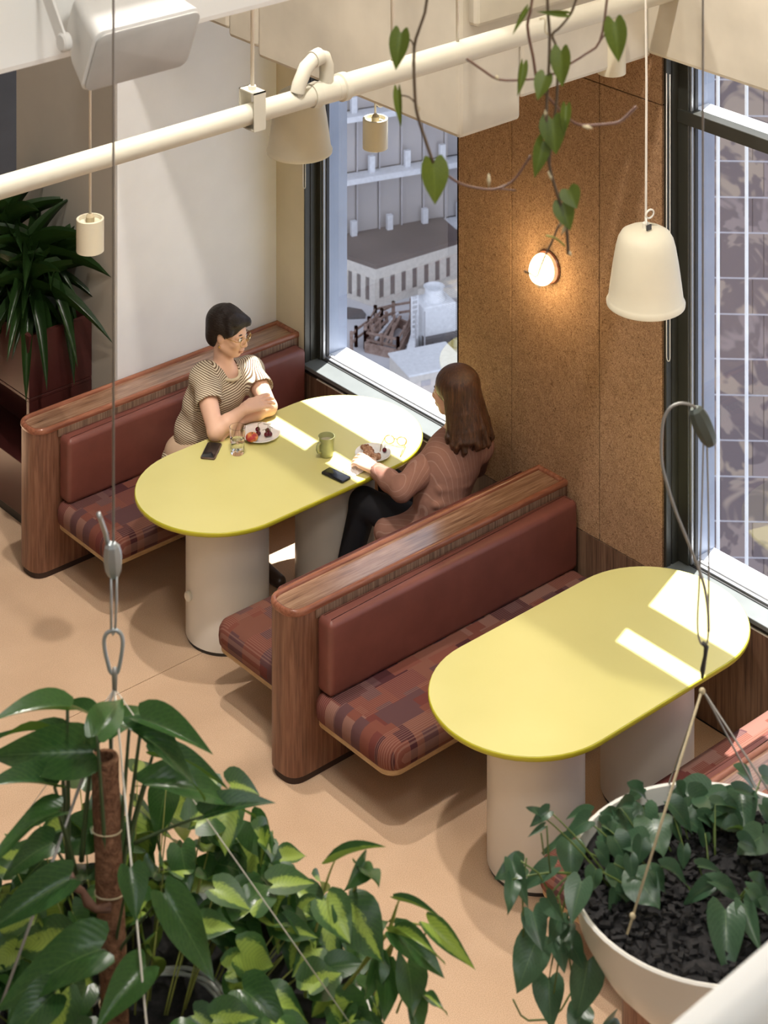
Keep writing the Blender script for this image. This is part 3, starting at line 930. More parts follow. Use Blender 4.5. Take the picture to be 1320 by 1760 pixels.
for y in (-1, 1): s.ell(W1(-.008, y * .098, -.018), np.array((.026, .03, .036)) * sc1, M1, .003, sub=True)
s.build('hair', 'hair_short', p1)
for y in (-1, 1): B().ball(W1(-.006, y * .084, -.060), .009, 8).build('earring', 'gold', p1, smooth=180)
# glasses
def glasses(par, fn, r=.0026):
    root = None
    for y in (-1, 1):
        pts = [fn(.122 + .004 * math.cos(a) * 0 - .010 * abs(y * .036 + .026 * math.cos(a)) / .06, y * .036 + .027 * math.cos(a), -.004 + .023 * math.sin(a)) for a in [2 * PI * i / 20 for i in range(20)]]
        B().tube(pts, r, 6, closed=True).build('lens_rim', 'gold', par, smooth=180)
        B().tube([fn(.112, y * .062, .006), fn(.095, y * .078, .006), fn(-.010, y * .086, .004), fn(-.03, y * .084, -.015)], r, 6).build('temple', 'gold', par, smooth=180)
    B().tube([fn(.120, -.010, .002), fn(.128, 0, .006), fn(.120, .010, .002)], r, 6).build('bridge', 'gold', par, smooth=180)
g = bpy.data.objects.new('eyeglasses', None); COL.objects.link(g); g.parent = p1; g.location = (0, 0, 0)
glasses(g, W1, .0020)
# t-shirt
s = SDF((-1.50, -1.10, .42), (-.50, -.30, 1.32), .0062)
for c, r in torso: s.ell(c, np.array(r) * 1.03 + .006, None, .06)
s.ell((-1.0, -.70, .98), (.16, .09, .10), None, .06)
sR = shR * .52 + elR * .48; sL = shL * .50 + elL * .50
s.chain([nb + V3((0, .0, -.055)), shR + V3((.035, 0, -.005)), sR], [.082, .084, .086], .04)
s.chain([nb + V3((0, .0, -.055)), shL + V3((-.035, 0, -.005)), sL], [.082, .084, .086], .04)
for q in (shR, shL): s.ell(q + V3((0, 0, -.01)), (.088, .088, .085), None, .03)
# flat sleeve hems
for a, b in ((shR, sR), (shL, sL)):
    d = (b - a) / np.linalg.norm(b - a); s.cone(b + d * .055, b + d * .14, .092, .11, 0, sub=True)
# folds
for k in range(7):
    z = .64 + k * .06
    s.cone((-1.18 + .03 * (k % 2), -.66, z), (-.94, -.69 + .01 * (k % 3), z + .03), .006, .008, .045)
s.cone(nb + V3((0, -.01, .02)), nb + V3((.012, -.03, .14)), .078, .115, .006, sub=True)
s.cone(nb + V3((.01, -.05, -.018)), nb + V3((.02, -.08, .05)), .062, .06, .006, sub=True)
s.build('shirt', 'striped_knit', p1)
# collar band
pts = [nb + V3((.004 + .082 * math.cos(a), -.025 + .080 * math.sin(a) * (1.25 if math.sin(a) < 0 else .9), -.012 + .032 * math.sin(a))) for a in [2 * PI * i / 28 for i in range(28)]]
B().tube(pts, .0105, 8, closed=True).build('collar', 'rib_knit', p1, smooth=180)
# trousers and shoes below the table
s = SDF((-1.45, -1.62, -.02), (-.70, -.28, .74), .009)
s.ell((-1.07, -.52, .56), (.165, .13, .11), None, .04)
for x, fx in ((-1.19, -1.22), (-.97, -.98)):
    s.chain([(x, -.52, .62), (x - .01, -1.02, .63), (fx, -1.06, .12)], [.115, .085, .06], .03)
s.build('trousers', 'beige_cloth', p1)
for fx in (-1.22, -.98):
    s = SDF((fx - .1, -1.40, -.01), (fx + .1, -.95, .20), .010)
    s.cone((fx, -1.06, .05), (fx, -1.27, .035), .05, .042, .02); s.cone((fx, -1.06, .05), (fx, -1.06, .10), .05, .05, .02); s.cut((0, 0, 0.002), (0, 0, -1))
    s.build('shoe', 'shoe_leather', p1)

# ---- woman in the pinstripe blazer, seen from behind
p2 = thing('person', 'woman with long auburn hair and pinstripe blazer, seen from behind on the middle bench', 'person', (-.50, -2.25, 0))
sc2 = 1.10
hc = V3((-.395, -2.235, 1.395)); fw = V3((-.42, .89, -.12))
nb = V3((-.375, -2.26, 1.17))
shL = V3(at(752, 784, y=-2.19)); shR = V3(at(826, 765, y=-2.30))
elL = V3(at(690, 842, z=.955)); wrL = V3(at(643, 806, z=.945))
elR = V3((-.13, -2.16, .82)); wrR = V3((-.36, -2.03, .775))
s = SDF((-1.15, -2.60, .40), (.20, -1.55, 1.60), H)
W2 = head(s, hc, fw, sc2)
s.cone(W2(-.025, 0, -.05), nb, .060, .062, .03)
torso = [((-.56, -2.26, .62), (.22, .155, .13)), ((-.52, -2.27, .80), (.175, .13, .15)), ((-.45, -2.27, .96), (.195, .135, .15)), ((-.385, -2.26, 1.07), (.20, .12, .10))]
for c, r in torso: s.ell(c, np.array(r) * .9, None, .05)
s.chain([nb, shR], [.07, .065], .03); s.chain([nb, shL], [.07, .065], .03)
s.chain([shR, elR, wrR], [.065, .045, .030], .03); s.chain([shL, elL, wrL], [.065, .045, .030], .03)
hand(s, wrL, V3(at(606, 783, z=.965)) - wrL + V3((0, 0, .0)), (-.15, -.55, .8), 1, (.30, .36, .42, .5), 1.0, .10)
hand(s, wrR, (-.8, .5, -.1), (.1, .1, 1), -1, (.3, .3, .35, .35), .98)
s.build('body', 'skin_fair', p2)
head_bits(p2, W2, sc2)
# blazer
s = SDF((-1.20, -2.66, .40), (.22, -1.55, 1.34), .0066)
for c, r in torso: s.ell(c, np.array(r) * 1.05 + .010, None, .06)
s.chain([nb + V3((0, .0, -.04)), shL + V3((.02, 0, 0)), shL * .8 + elL * .2], [.085, .090, .078], .03)
s.chain([nb + V3((0, .0, -.04)), shR + V3((-.02, 0, 0)), elR], [.085, .092, .066], .03)
wl = elL * .10 + wrL * .90; wr_ = elR * .10 + wrR * .90
s.chain([elR, wr_], [.064, .048], .02)
for a, b in ((elR, wr_),):
    d = (b - a) / np.linalg.norm(b - a); s.cone(b + d * .028, b + d * .10, .050, .06, 0, sub=True)
# skirt of the jacket over the lap and bench
s.ell((-.60, -2.22, .60), (.27, .20, .12), None, .05)
s.cone((-.70, -2.20, .63), (-.80, -2.08, .62), .12, .075, .05)
# folds at the elbow and waist
for k, (a, b) in enumerate((((-.66, -2.37, .84), (-.45, -2.40, .80)), ((-.66, -2.38, .78), (-.40, -2.40, .73)), ((-.62, -2.36, .92), (-.42, -2.40, .90)))):
    s.cone(a, b, .014, .012, .03)
s.cone(nb + V3((0, .03, .03)), nb + V3((-.02, .10, .16)), .075, .09, .006, sub=True)
s.build('blazer', 'pinstripe_wool', p2)
s = SDF((-1.15, -2.50, .80), (-.40, -1.75, 1.22), .0062)
s.chain([shL + V3((.01, 0, 0)), shL * .5 + elL * .5, elL], [.087, .080, .066], .03)
s.chain([elL, elL * .5 + wl * .5, wl], [.066, .062, .048], .02)
for k in range(4):
    q = elL * (1 - .13 * k) + shL * .13 * k
    s.cone(q + V3((-.04, .03, .03)), q + V3((.02, -.05, .0)), .008, .008, .022)
d = (wl - elL) / np.linalg.norm(wl - elL); s.cone(wl + d * .028, wl + d * .10, .050, .06, 0, sub=True)
s.build('sleeve', 'pinstripe_sleeve', p2)
# collar of the blazer
pts = [nb + V3((.085 * math.cos(a), -.005 + .075 * math.sin(a), .012 - .02 * math.sin(a))) for a in [PI * 1.0 + PI * i / 14 for i in range(15)]]
B().tube(pts, .018, 8).build('blazer_collar', 'pinstripe_wool', p2, smooth=180)
# long hair with a centre parting, curling on the shoulders
s = SDF((-.75, -2.60, .86), (.02, -1.95, 1.62), .0062)
f_, l_, u_ = frame(fw); M2 = np.stack([f_, l_, u_], 1)
s.ell(W2(-.034, 0, .036), np.array((.128, .120, .108)) * sc2, M2, .01)
s.ell(W2(-.065, 0, -.06), np.array((.080, .104, .12)) * sc2, M2, .04)
s.ell(W2(-.085, .0, -.17), np.array((.070, .115, .12)) * sc2, M2, .05)
rnd = random.Random(3)
for k in range(34):
    a = -1.95 + 3.9 * k / 33          # around the back from ear to ear
    cx_, cyl = -math.cos(a), math.sin(a)
    j = rnd.uniform(-.02, .02); ln = rnd.uniform(-.03, .03)
    front = max(0, abs(a) - 1.35)
    p_ = [W2(-.035 + .070 * cx_, .070 * cyl, .095), W2(-.035 + .112 * cx_, .106 * cyl, .02), W2(-.045 + .112 * cx_ , .112 * cyl, -.08),
          W2(-.055 + .115 * cx_ + j * .4, .125 * cyl, -.17), W2(-.060 + .12 * cx_ + j, .132 * cyl + j, -.245 + ln + front * .04), W2(-.058 + .10 * cx_ + j * 2, .12 * cyl + j * 1.5, -.275 + ln)]
    s.chain(p_, [.002, .012, .018, .020, .018, .007], .008)
s.ell(W2(.125, 0, -.03), np.array((.082, .092, .125)) * sc2, M2, .008, sub=True)
s.build('hair', 'hair_brown', p2)
# black trousers
s = SDF((-1.10, -2.50, -.02), (-.20, -1.50, .78), .009)
s.ell((-.56, -2.26, .62), (.23, .165, .125), None, .04)
for hx, kx, ky, fx, fy in ((-.64, -.77, -1.84, -.88, -1.74), (-.48, -.50, -1.80, -.46, -1.76)):
    s.chain([(hx, -2.22, .64), (kx, ky, .68), (fx, fy, .10)], [.118, .088, .062], .03)
s.build('trousers', 'black_cloth', p2)
for fx, fy in ((-.88, -1.74), (-.46, -1.76)):
    s = SDF((fx - .14, fy - .14, -.01), (fx + .12, fy + .34, .22), .010)
    s.cone((fx, fy, .05), (fx - .03, fy + .20, .035), .05, .042, .02); s.cone((fx, fy, .05), (fx, fy, .12), .05, .05, .02); s.cut((0, 0, 0.002), (0, 0, -1))
    s.build('shoe', 'shoe_leather', p2)

# ================================================================== THINGS ON THE TABLE
def obj_on(name, mat, b, loc, label, cat, group=None, **kw):
    o = b.build(name, mat, loc=loc, **kw); return tag(o, label, cat, group)
U = 1 / K   # a metre in layout units
def plate(loc, R, label):
    t = thing('plate', label, 'plate', loc, 'stoneware plates')
    x, y, z = loc
    B().lathe([(.0001, .004), (R * .55, .004), (R * .62, .006), (R * .97, .020), (R, .022), (R * .985, .026), (R * .93, .022), (R * .62, .011), (.0001, .009)], loc, 40).build('dish', 'ceramic', t, smooth=60)
    B().lathe([(R * .45, 0), (R * .5, .0), (R * .5, .005), (R * .45, .005)], loc, 32, ring=True).build('foot_ring', 'ceramic', t, smooth=40)
    return t
pc = at(447, 748, z=.905); R1 = .128
plate((pc.x, pc.y, TZ), R1, 'small round plate with a peach and cherries beside the water glass')
# peach
o = B()
prof = [(.0001, -.030)] + [(.040 * math.sin(PI * i / 12), -.034 * math.cos(PI * i / 12)) for i in range(1, 12)] + [(.0001, .026)]
o.lathe(prof, (0, 0, 0), 20); q = at(433, 756, z=TZ + .02)
pe = thing('peach', 'red and yellow peach half lying on the plate by the water glass', 'fruit', (q.x, q.y, TZ + .0105))
B().lathe([(a, b_ + .034) for a, b_ in prof], (q.x, q.y, TZ + .0105), 20, Matrix.Diagonal((1, 1, .78))).build('flesh', 'peach_skin', pe, smooth=180)
B().tube([(q.x, q.y, TZ + .054), (q.x + .004, q.y, TZ + .066)], .003, 6).build('stalk', 'stem_brown', pe)
cher = [(443, 737, 'upper cherry of the pair at the back of the left plate'), (444, 744, 'lower cherry of the pair at the back of the left plate'),
        (460, 739, 'cherry at the top of the right-hand cluster on the left plate'), (458, 746, 'cherry nearest the camera in the right-hand cluster on the left plate'),
        (464, 745, 'rightmost cherry in the cluster on the left plate'), (462, 742, 'middle cherry of the right-hand cluster on the left plate')]
for i, (u, v, lb) in enumerate(cher):
    r = .0155; q = at(u, v, z=TZ + .03)
    t = thing('cherry', lb, 'fruit', (q.x, q.y, TZ + .011), 'cherries on the left plate')
    B().ball((q.x, q.y, TZ + .011 + r), r, 10, (1, 1, .94)).build('flesh', 'cherry', t, smooth=180)
    B().tube([(q.x, q.y, TZ + .011 + 2 * r - .003), (q.x + .012, q.y + .01, TZ + .055), (q.x + .03 * math.cos(i), q.y + .03 * math.sin(i), TZ + .062)], .0016, 5).build('stem', 'cherry_stem', t)
# water glass
q = at(408, 779, z=TZ)
t = thing('water_glass', 'faceted clear glass of water beside the plate of cherries', 'glass', (q.x, q.y, TZ))
out = B(); n = 24; hgt = .165
pr = [(.040, .001), (.042, .006), (.044, .05), (.046, .10), (.048, .104), (.050, .165), (.0475, .165), (.0455, .106), (.041, .05), (.037, .022), (.0001, .018)]
vs = []
for k, (r, z) in enumerate(pr):
    for i in range(n):
        a = 2 * PI * i / n; rr = r * (1 - (.035 if (i % 2 and k in (1, 2, 3)) else 0))
        vs.append((q.x + rr * math.cos(a), q.y + rr * math.sin(a), TZ + z))
fs = [(k * n + i, k * n + (i + 1) % n, (k + 1) * n + (i + 1) % n, (k + 1) * n + i) for k in range(len(pr) - 1) for i in range(n)]
fs.append(tuple(range(n))[::-1])
out._a(vs, fs); out.build('tumbler', 'clear_glass', t, smooth=50)
B().lathe([(.0001, .0185), (.036, .0225), (.0403, .05), (.0435, .095), (.0001, .095)], (q.x, q.y, TZ), 24).build('water', 'water', t, smooth=40)
# mug
q = at(561, 783, z=TZ)
t = thing('coffee_mug', 'olive green stoneware mug standing in the strip of sunlight', 'mug', (q.x, q.y, TZ))
B().lathe([(.0001, .002), (.036, .0), (.041, .006), (.045, .04), (.050, .115), (.0515, .122), (.049, .122), (.045, .100), (.041, .04), (.034, .012), (.0001, .010)], (q.x, q.y, TZ), 36).build('cup', 'mug_green', t, smooth=50)
B().lathe([(.0001, .092), (.0440, .092), (.0440, .0925), (.0001, .093)], (q.x, q.y, TZ), 28).build('coffee', 'coffee', t)
hx, hy_ = Vector((-.80, -.05)).normalized()
B().tube([(q.x + hx * d, q.y + hy_ * d, TZ + z) for d, z in ((.046, .095), (.062, .098), (.076, .085), (.078, .062), (.068, .044), (.044, .036))], .0085, 8).build('handle', 'mug_green', t, smooth=180)
# phones
def phone(pts, label, body, sideways=0):
    P = [at(u, v, z=TZ) for u, v in pts]      # four corners in order
    c = sum(P, Vector()) / 4
    ax = ((P[1] - P[0]) + (P[2] - P[3])) / 2; ay = ((P[3] - P[0]) + (P[2] - P[1])) / 2
    L, Wd = ax.length, ay.length; ax.normalize()
    if L < Wd: ax = ay.normalized(); L, Wd = Wd, L
    L = min(L, .198); Wd = min(Wd, .094)
    t = thing('smartphone', label, 'phone', (c.x, c.y, TZ), 'phones on the table')
    a = math.atan2(ax.y, ax.x); M = Matrix.Rotation(a, 3, 'Z')
    def place(b): b.v = [tuple(M @ Vector(p) + Vector((c.x, c.y, TZ))) for p in b.v]; return b
    place(B().rbox(-L / 2, L / 2, -Wd / 2, Wd / 2, .0005, .0125, .004, 3, .013)).build('case', body, t, smooth=50)
    place(B().prism(rrect(-L / 2 + .006, L / 2 - .006, -Wd / 2 + .006, Wd / 2 - .006, .009, 4), [(0, .0122), (.0, .0135), (.001, .0138)])).build('screen', 'phone_black', t, smooth=40)
    place(B().box(-L * .1, L * .06, -Wd / 2 - .0015, -Wd / 2 + .002, .005, .009)).build('side_button', 'dark_metal', t, smooth=0)
phone([(343, 789), (356, 762), (383, 765), (370, 792)], 'phone in a brown case lying beside the striped-shirt woman', 'phone_brown')
phone([(551, 815), (567, 805), (604, 823), (589, 832)], 'black phone lying between the mug and the woman in the blazer', 'phone_black')
# second plate with a half-eaten pastry
q = at(641, 781, z=TZ + .01)
plate((q.x, q.y, TZ), .112, 'round plate with pieces of pastry in front of the woman in the blazer')
pl2 = (q.x, q.y)
rnd = random.Random(5)
for i, (u, v, r, lb) in enumerate(((632, 778, .034, 'largest piece of pastry on the right-hand plate'), (645, 785, .028, 'crumbled piece of pastry on the right-hand plate, nearer its rim'), (628, 770, .020, 'small darker piece of pastry at the back of the right-hand plate'))):
    q = at(u, v, z=TZ + .02)
    s_ = SDF((q.x - .07, q.y - .07, TZ - .01), (q.x + .07, q.y + .07, TZ + .09), .005)
    for k in range(6):
        s_.ell((q.x + rnd.uniform(-r, r) * .8, q.y + rnd.uniform(-r, r) * .8, TZ + .022 + rnd.uniform(0, .014)), (r * rnd.uniform(.5, .8),) * 2 + (.014,), None, .006)
    t = thing('pastry', lb, 'pastry', (q.x, q.y, TZ + .011), 'pieces of pastry'); s_.build('crumb', 'pastry', t)
q = at(661, 776, z=TZ + .02)
t = thing('cherry', 'lone dark cherry on the right-hand plate next to the pastry', 'fruit', (q.x, q.y, TZ + .014))
B().ball((q.x, q.y, TZ + .029), .014, 10).build('flesh', 'cherry', t, smooth=180)
B().tube([(q.x, q.y, TZ + .041), (q.x + .012, q.y + .01, TZ + .053)], .0016, 5).build('stem', 'cherry_stem', t)
# folded spectacles
q = at(680, 765, z=TZ)
t = thing('eyeglasses', 'thin gold-framed eyeglasses lying open on the sunlit end of the table', 'eyeglasses', (q.x, q.y, TZ))
d = Vector((.55, -.83, 0)).normalized(); e = Vector((.83, .55, 0)).normalized(); c = Vector((q.x, q.y, TZ))
for y in (-1, 1):
    B().tube([c + d * (y * .040 + .030 * math.cos(a)) + e * .004 * math.cos(a) + Vector((0, 0, .030 + .026 * math.sin(a))) for a in [2 * PI * i / 20 for i in range(20)]], .0024, 6, closed=True).build('lens_rim', 'gold', t, smooth=180)
    B().tube([c + d * y * .070 + Vector((0, 0, .038)), c + d * y * .072 - e * .08 + Vector((0, 0, .030)), c + d * y * .066 - e * .135 + Vector((0, 0, .004))], .0022, 6).build('temple', 'gold', t, smooth=180)
B().tube([c - d * .011 + Vector((0, 0, .036)), c + Vector((0, 0, .042)), c + d * .011 + Vector((0, 0, .036))], .0024, 6).build('bridge', 'gold', t, smooth=180)
# crumpled napkin by the hand
q = at(612, 808, z=TZ)
nb_ = B(); n = 9; vs = []; rnd = random.Random(9)
for i in range(n):
    for j in range(n):
        x, y = (i / (n - 1) - .5) * .14, (j / (n - 1) - .5) * .10
        vs.append((q.x + x, q.y + y, TZ + .002 + .012 * abs(mnoise.noise(Vector((x * 22, y * 22, 3))))))
fs = [(i * n + j, (i + 1) * n + j, (i + 1) * n + j + 1, i * n + j + 1) for i in range(n - 1) for j in range(n - 1)]
nb_._a(vs, fs); o = nb_.build('napkin', 'paper', loc=(q.x, q.y, TZ), smooth=0); tag(o, 'crumpled white paper napkin under the hand of the woman in the blazer', 'napkin')
o.modifiers.new('thickness', 'SOLIDIFY').thickness = .0015

# ================================================================== LAMPS, PIPE, SPEAKER
def bell(c, z_top, label):
    """c = centre of the lower rim"""
    t = thing('pendant_lamp', label, 'lamp', tuple(c), 'bell shaped pendant lamps')
    pr = [(.200, .0), (.2095, .006), (.211, .020), (.204, .034), (.200, .042), (.190, .12), (.176, .22), (.160, .31), (.148, .355), (.130, .385), (.10, .402), (.05, .410), (.0001, .411)]
    inner = [(r - .008, z - .004) for r, z in pr[::-1]]; inner[0] = (.0001, .400); inner[-1] = (.194, .0)
    B().lathe(pr + inner + [(.200, .0)], c, 48, ring=False).build('shade', 'lamp_shade', t, smooth=50)
    B().ball(c + Vector((0, 0, .22)), .055, 12).build('bulb', 'eye_white', t, smooth=180)
    top = c + Vector((0, 0, .408))
    B().lathe([(.018, 0), (.018, .03), (.010, .036)], top, 16).build('cap', 'pale_metal', t)
    B().tube([top + Vector((.036 * math.cos(a) * math.cos(.8), .036 * math.cos(a) * math.sin(.8), .028 + .034 * math.sin(a))) for a in [PI * i / 12 for i in range(13)]], .006, 6).build('hook', 'pale_metal', t, smooth=180)
    cord = [top + Vector((0, 0, .03))] + [Vector((c.x + .006 * math.sin(k * 1.9), c.y, top.z + .06 + (z_top - top.z - .06) * k / 9)) for k in range(10)]
    B().tube(cord, .0065, 6).build('cord', 'white_cord', t, smooth=180)
    kn = top + Vector((.02, -.01, .075))
    B().tube([kn + Vector((.03 * math.cos(a), 0, .022 * math.sin(a))) for a in [2 * PI * i / 14 for i in range(14)]], .0055, 6, closed=True).build('cord_loop', 'white_cord', t, smooth=180)
    return t
b2 = at(1110, 524, d=11.6)
t = bell(b2, 9.5, 'large cream bell pendant lamp hanging over the empty yellow table')
q = b2 + Vector((-.02, -.04, .43))
B().box(q.x - .018, q.x + .018, q.y - .003, q.y + .003, q.z - .014, q.z + .014).build('tag', 'dark_metal', t, smooth=0)
b1 = at(515, 262, d=13.9)
bell(b1, 4.3, 'cream bell pendant lamp partly behind the white pipe, over the occupied table')
def cyl_pendant(c, z_top, label, coil=False, r=.082, h=.195):
    t = thing('pendant_lamp', label, 'lamp', tuple(c), 'small cylinder pendant lamps')
    B().lathe([(r - .012, .03), (r - .008, 0), (r, .004), (r, h), (r - .006, h + .004), (r - .014, h + .002), (r - .018, h - .02), (.02, h - .022), (.0001, h - .02)], c, 32).build('body', 'lamp_shade', t, smooth=40)
    B().lathe([(.0001, .03), (r - .012, .031), (r - .012, .028), (.0001, .027)], c, 24).build('diffuser', 'eye_white', t)
    B().lathe([(.026, h - .022), (.026, h + .012), (.014, h + .028), (.0001, h + .03)], c, 16).build('cap', 'twine', t)
    B().tube([c + Vector((0, 0, h)), Vector((c.x, c.y, z_top))], .008 if not coil else .007, 8).build('cord', 'white_cord', t, smooth=180)
    if coil:
        for k in range(2):
            B().tube([c + Vector((.05 + .04 * math.cos(a), .01 * k, h + .12 + .055 * math.sin(a) + .01 * k)) for a in [2 * PI * i / 16 for i in range(16)]], .007, 6, closed=True).build('cord_loop', 'white_cord', t, smooth=180)
    return t
cyl_pendant(at(155, 432, d=12.9), 9.5, 'small white cylinder pendant on a thin cord in front of the potted dracaena')
cyl_pendant(at(645, 255, d=14.1), 4.3, 'small white cylinder pendant with coiled cord in front of the left window', True)
cyl_pendant(at(1051, 126, x=-.30), 4.3, 'white cylinder pendant whose lower end peeks out below the beam above the cork wall')
# egg shaped wall lamp
q = at(943, 458, x=0)
t = thing('wall_lamp', 'glowing egg-shaped wall lamp on the cork boards', 'lamp', (0, q.y, q.z))
B().lathe([(.0001, 0), (.098, 0), (.10, .006), (.094, .014), (.0001, .016)], (-.001, q.y, q.z), 32, Matrix.Rotation(-PI / 2, 3, 'Y')).build('back_plate', 'rim_wood', t)
B().lathe([(max(.0001, .078 * math.sin(PI * i / 16) * (1 + .12 * math.cos(PI * i / 16))), -.095 * math.cos(PI * i / 16)) for i in range(17)], (-.060, q.y, q.z), 28).build('globe', 'egg_glow', t, smooth=180)
lamp('wall_lamp_light', 'POINT', (-.19, q.y + .0, q.z - .02), 5.5, (1, .72, .38), .05)

# ceiling pipe with fittings
PY, PZ = -3.70, 4.105
t = thing('ceiling_pipe', 'cream painted pipe running across below the beams', 'pipe', (-4, PY, PZ))
B().tube([(-9.5, PY, PZ), (-2.60, PY, PZ)], .050, 20).build('thin_run', 'cream_paint', t, smooth=60)
B().tube([(-2.55, PY, PZ), (-.02, PY, PZ)], .060, 20).build('thick_run', 'cream_paint', t, smooth=60)
B().tube([(-2.70, PY, PZ), (-2.66, PY, PZ), (-2.655, PY, PZ), (-2.52, PY, PZ), (-2.515, PY, PZ), (-2.48, PY, PZ)], [.058, .064, .057, .060, .070, .070], 20).build('coupling', 'cream_paint', t, smooth=40)
B().tube([(-2.60, PY, PZ + .03), (-2.60, PY, PZ + .13), (-2.615, PY + .0, PZ + .17), (-2.66, PY, PZ + .19), (-2.74, PY - .01, PZ + .15), (-2.79, PY - .02, PZ + .08), (-2.80, PY - .02, PZ + .045)], .036, 14).build('elbow', 'cream_paint', t, smooth=80)
B().tube([(-2.64, PY, PZ + .185), (-2.69, PY - .005, PZ + .178)], .042, 14).build('elbow_collar', 'cream_paint', t, smooth=40)
B().tube([(-2.798, PY - .02, PZ + .07), (-2.80, PY - .02, PZ + .0)], .024, 10).build('bolt', 'cream_paint', t)
x = -3.06
B().box(x - .035, x + .035, PY - .060, PY - .054, PZ - .062, PZ + .115).box(x - .035, x + .035, PY + .054, PY + .060, PZ - .062, PZ + .115).box(x - .035, x + .035, PY - .060, PY + .060, PZ + .109, PZ + .115).box(x - .035, x + .035, PY - .060, PY + .060, PZ - .068, PZ - .062).build('strap', 'cream_paint', t, smooth=0)
B().tube([(x, PY, PZ + .11), (x, PY, 9.5)], .0095, 8).build('hanger_rod', 'pale_metal', t, smooth=180)
B().lathe([(.02, 0), (.02, .02)], (x, PY, PZ + .113), 6).build('nut', 'pale_metal', t, smooth=0)
for xx in (-2.17, -1.72):
    B().tube([(xx, PY, PZ + .05), (xx, PY, 9.5)], .0085, 8).build('hanger_rod', 'pale_metal', t, smooth=180)

# loudspeaker under the beam
g = at(246, 87, d=6.9); sc = 6.9 / 8
wv = Vector((1, 0, 0)) * .235 * sc; hv = Vector((0, .105, -.24)) * .5 * sc
nv = Vector((0, -.24, -.105)).normalized()
t = thing('loudspeaker', 'white wall-mounted loudspeaker with grey grille under the white beam', 'speaker', tuple(g + Vector((0, .1, .05))))
def slab(b, w, h, r, d0, d1, taper=1.0, bev=.012):
    o2 = rrect(-w, w, -h, h, r, 6); n = len(o2); vs = []
    hu = hv.normalized()
    for ins, dd, tp in ((bev, d0, 1), (0, d0 - bev * .8, 1), (0, (d0 + d1) / 2, (1 + taper) / 2), (bev * 1.5, d1, taper)):
        for (a, c_) in o2:
            a2 = a * (1 - ins / w) * tp; c2 = c_ * (1 - ins / h) * tp
            vs.append(g + Vector((1, 0, 0)) * a2 - hu * c2 + nv * dd)
    fs = [(k * n + i, k * n + (i + 1) % n, (k + 1) * n + (i + 1) % n, (k + 1) * n + i) for k in range(3) for i in range(n)]
    fs += [tuple(range(n))[::-1], tuple(3 * n + i for i in range(n))]
    return b._a(vs, fs)
hh = hv.length
slab(B(), wv.x, hh, .035, .0, -.22, .80, .014).build('cabinet', 'speaker_white', t, smooth=50)
slab(B(), wv.x - .006, hh - .006, .032, .006, -.01, 1, .004).build('grille', 'speaker_grille', t, smooth=50)
lx = g.x - wv.x * .9
ax = g - nv * .12
B().lathe([(.0001, 0), (.030, 0), (.030, .02), (.024, .026), (.0001, .026)], (lx - .03, ax.y, ax.z), 20, Matrix.Rotation(-PI / 2, 3, 'Y')).build('knob', 'speaker_white', t)
q0 = Vector((lx - .045, ax.y, ax.z))
B().beam(q0, q0 + Vector((0, .13, .17)), .05, .008, (1, 0, 0)).beam(q0 + Vector((0, .13, .17)), Vector((g.x + wv.x + .02, q0.y + .13, q0.z + .17)), .05, .008, (0, 1, 0)).build('bracket', 'speaker_white', t, smooth=0)

# ================================================================== PLANTS
def leaf_mesh(name, W=1.0, L=1.0, lobe=.20, fold=.16, droop=.30, cols=6, rows=8, strap=False, mat='leaf_deep', curl=0.0):
    vs = []; uv = []; fs = []
    for r in range(rows + 1):
        t = r / rows
        if strap: w = .5 * min(1, (t + .04) * 5) ** .6 * (1 - t ** 3.2) ** .8 + .004
        else: w = .5 * (math.sin(PI * min(1, (t * .93 + .07)) ** .62) ** .85) * (1 - .25 * t ** 3) + .004
        if r == rows: w = .006
        for c in range(cols + 1):
            u = c / cols * 2 - 1
            y = t - (0 if strap else lobe * math.sin(PI * min(1, abs(u)) * .62) * (1 - t) ** 3.0)
            z = -fold * w * 2 * abs(u) ** 1.0 * -1 * .55 - droop * t * t + curl * math.sin(t * 7 + u) * abs(u) * .05
            vs.append((u * w * W, y * L, z * L)); uv.append((c / cols, t))
    for r in range(rows):
        for c in range(cols):
            a = r * (cols + 1) + c; fs.append((a, a + 1, a + cols + 2, a + cols + 1))
    me = bpy.data.meshes.new(name); me.from_pydata(vs, [], fs)
    ul = me.uv_layers.new(name='UVMap')
    for l in me.loops: ul.data[l.index].uv = uv[l.vertex_index]
    me.materials.append(MATS[mat]); me.shade_smooth(); me.update(); return me
LM_ = {}
for m_ in ('leaf_variegated', 'leaf_deep', 'leaf_pothos', 'leaf_vine'):
    LM_[m_] = [leaf_mesh('leaf', .78, 1, .18, .22, .18, mat=m_), leaf_mesh('leaf', .70, 1, .14, .30, .42, mat=m_, curl=1), leaf_mesh('leaf', .88, 1, .22, .12, .30, mat=m_, curl=1.5)]
LM_['long'] = [leaf_mesh('leaf', .50, 1, .10, .30, .25, mat='leaf_deep', rows=10), leaf_mesh('leaf', .55, 1, .12, .20, .45, mat='leaf_deep', rows=10, curl=1)]
LM_['strap'] = [leaf_mesh('leaf', .16, 1, 0, .5, .55, cols=4, rows=10, strap=True, mat='leaf_strap'), leaf_mesh('leaf', .18, 1, 0, .5, .95, cols=4, rows=10, strap=True, mat='leaf_strap')]
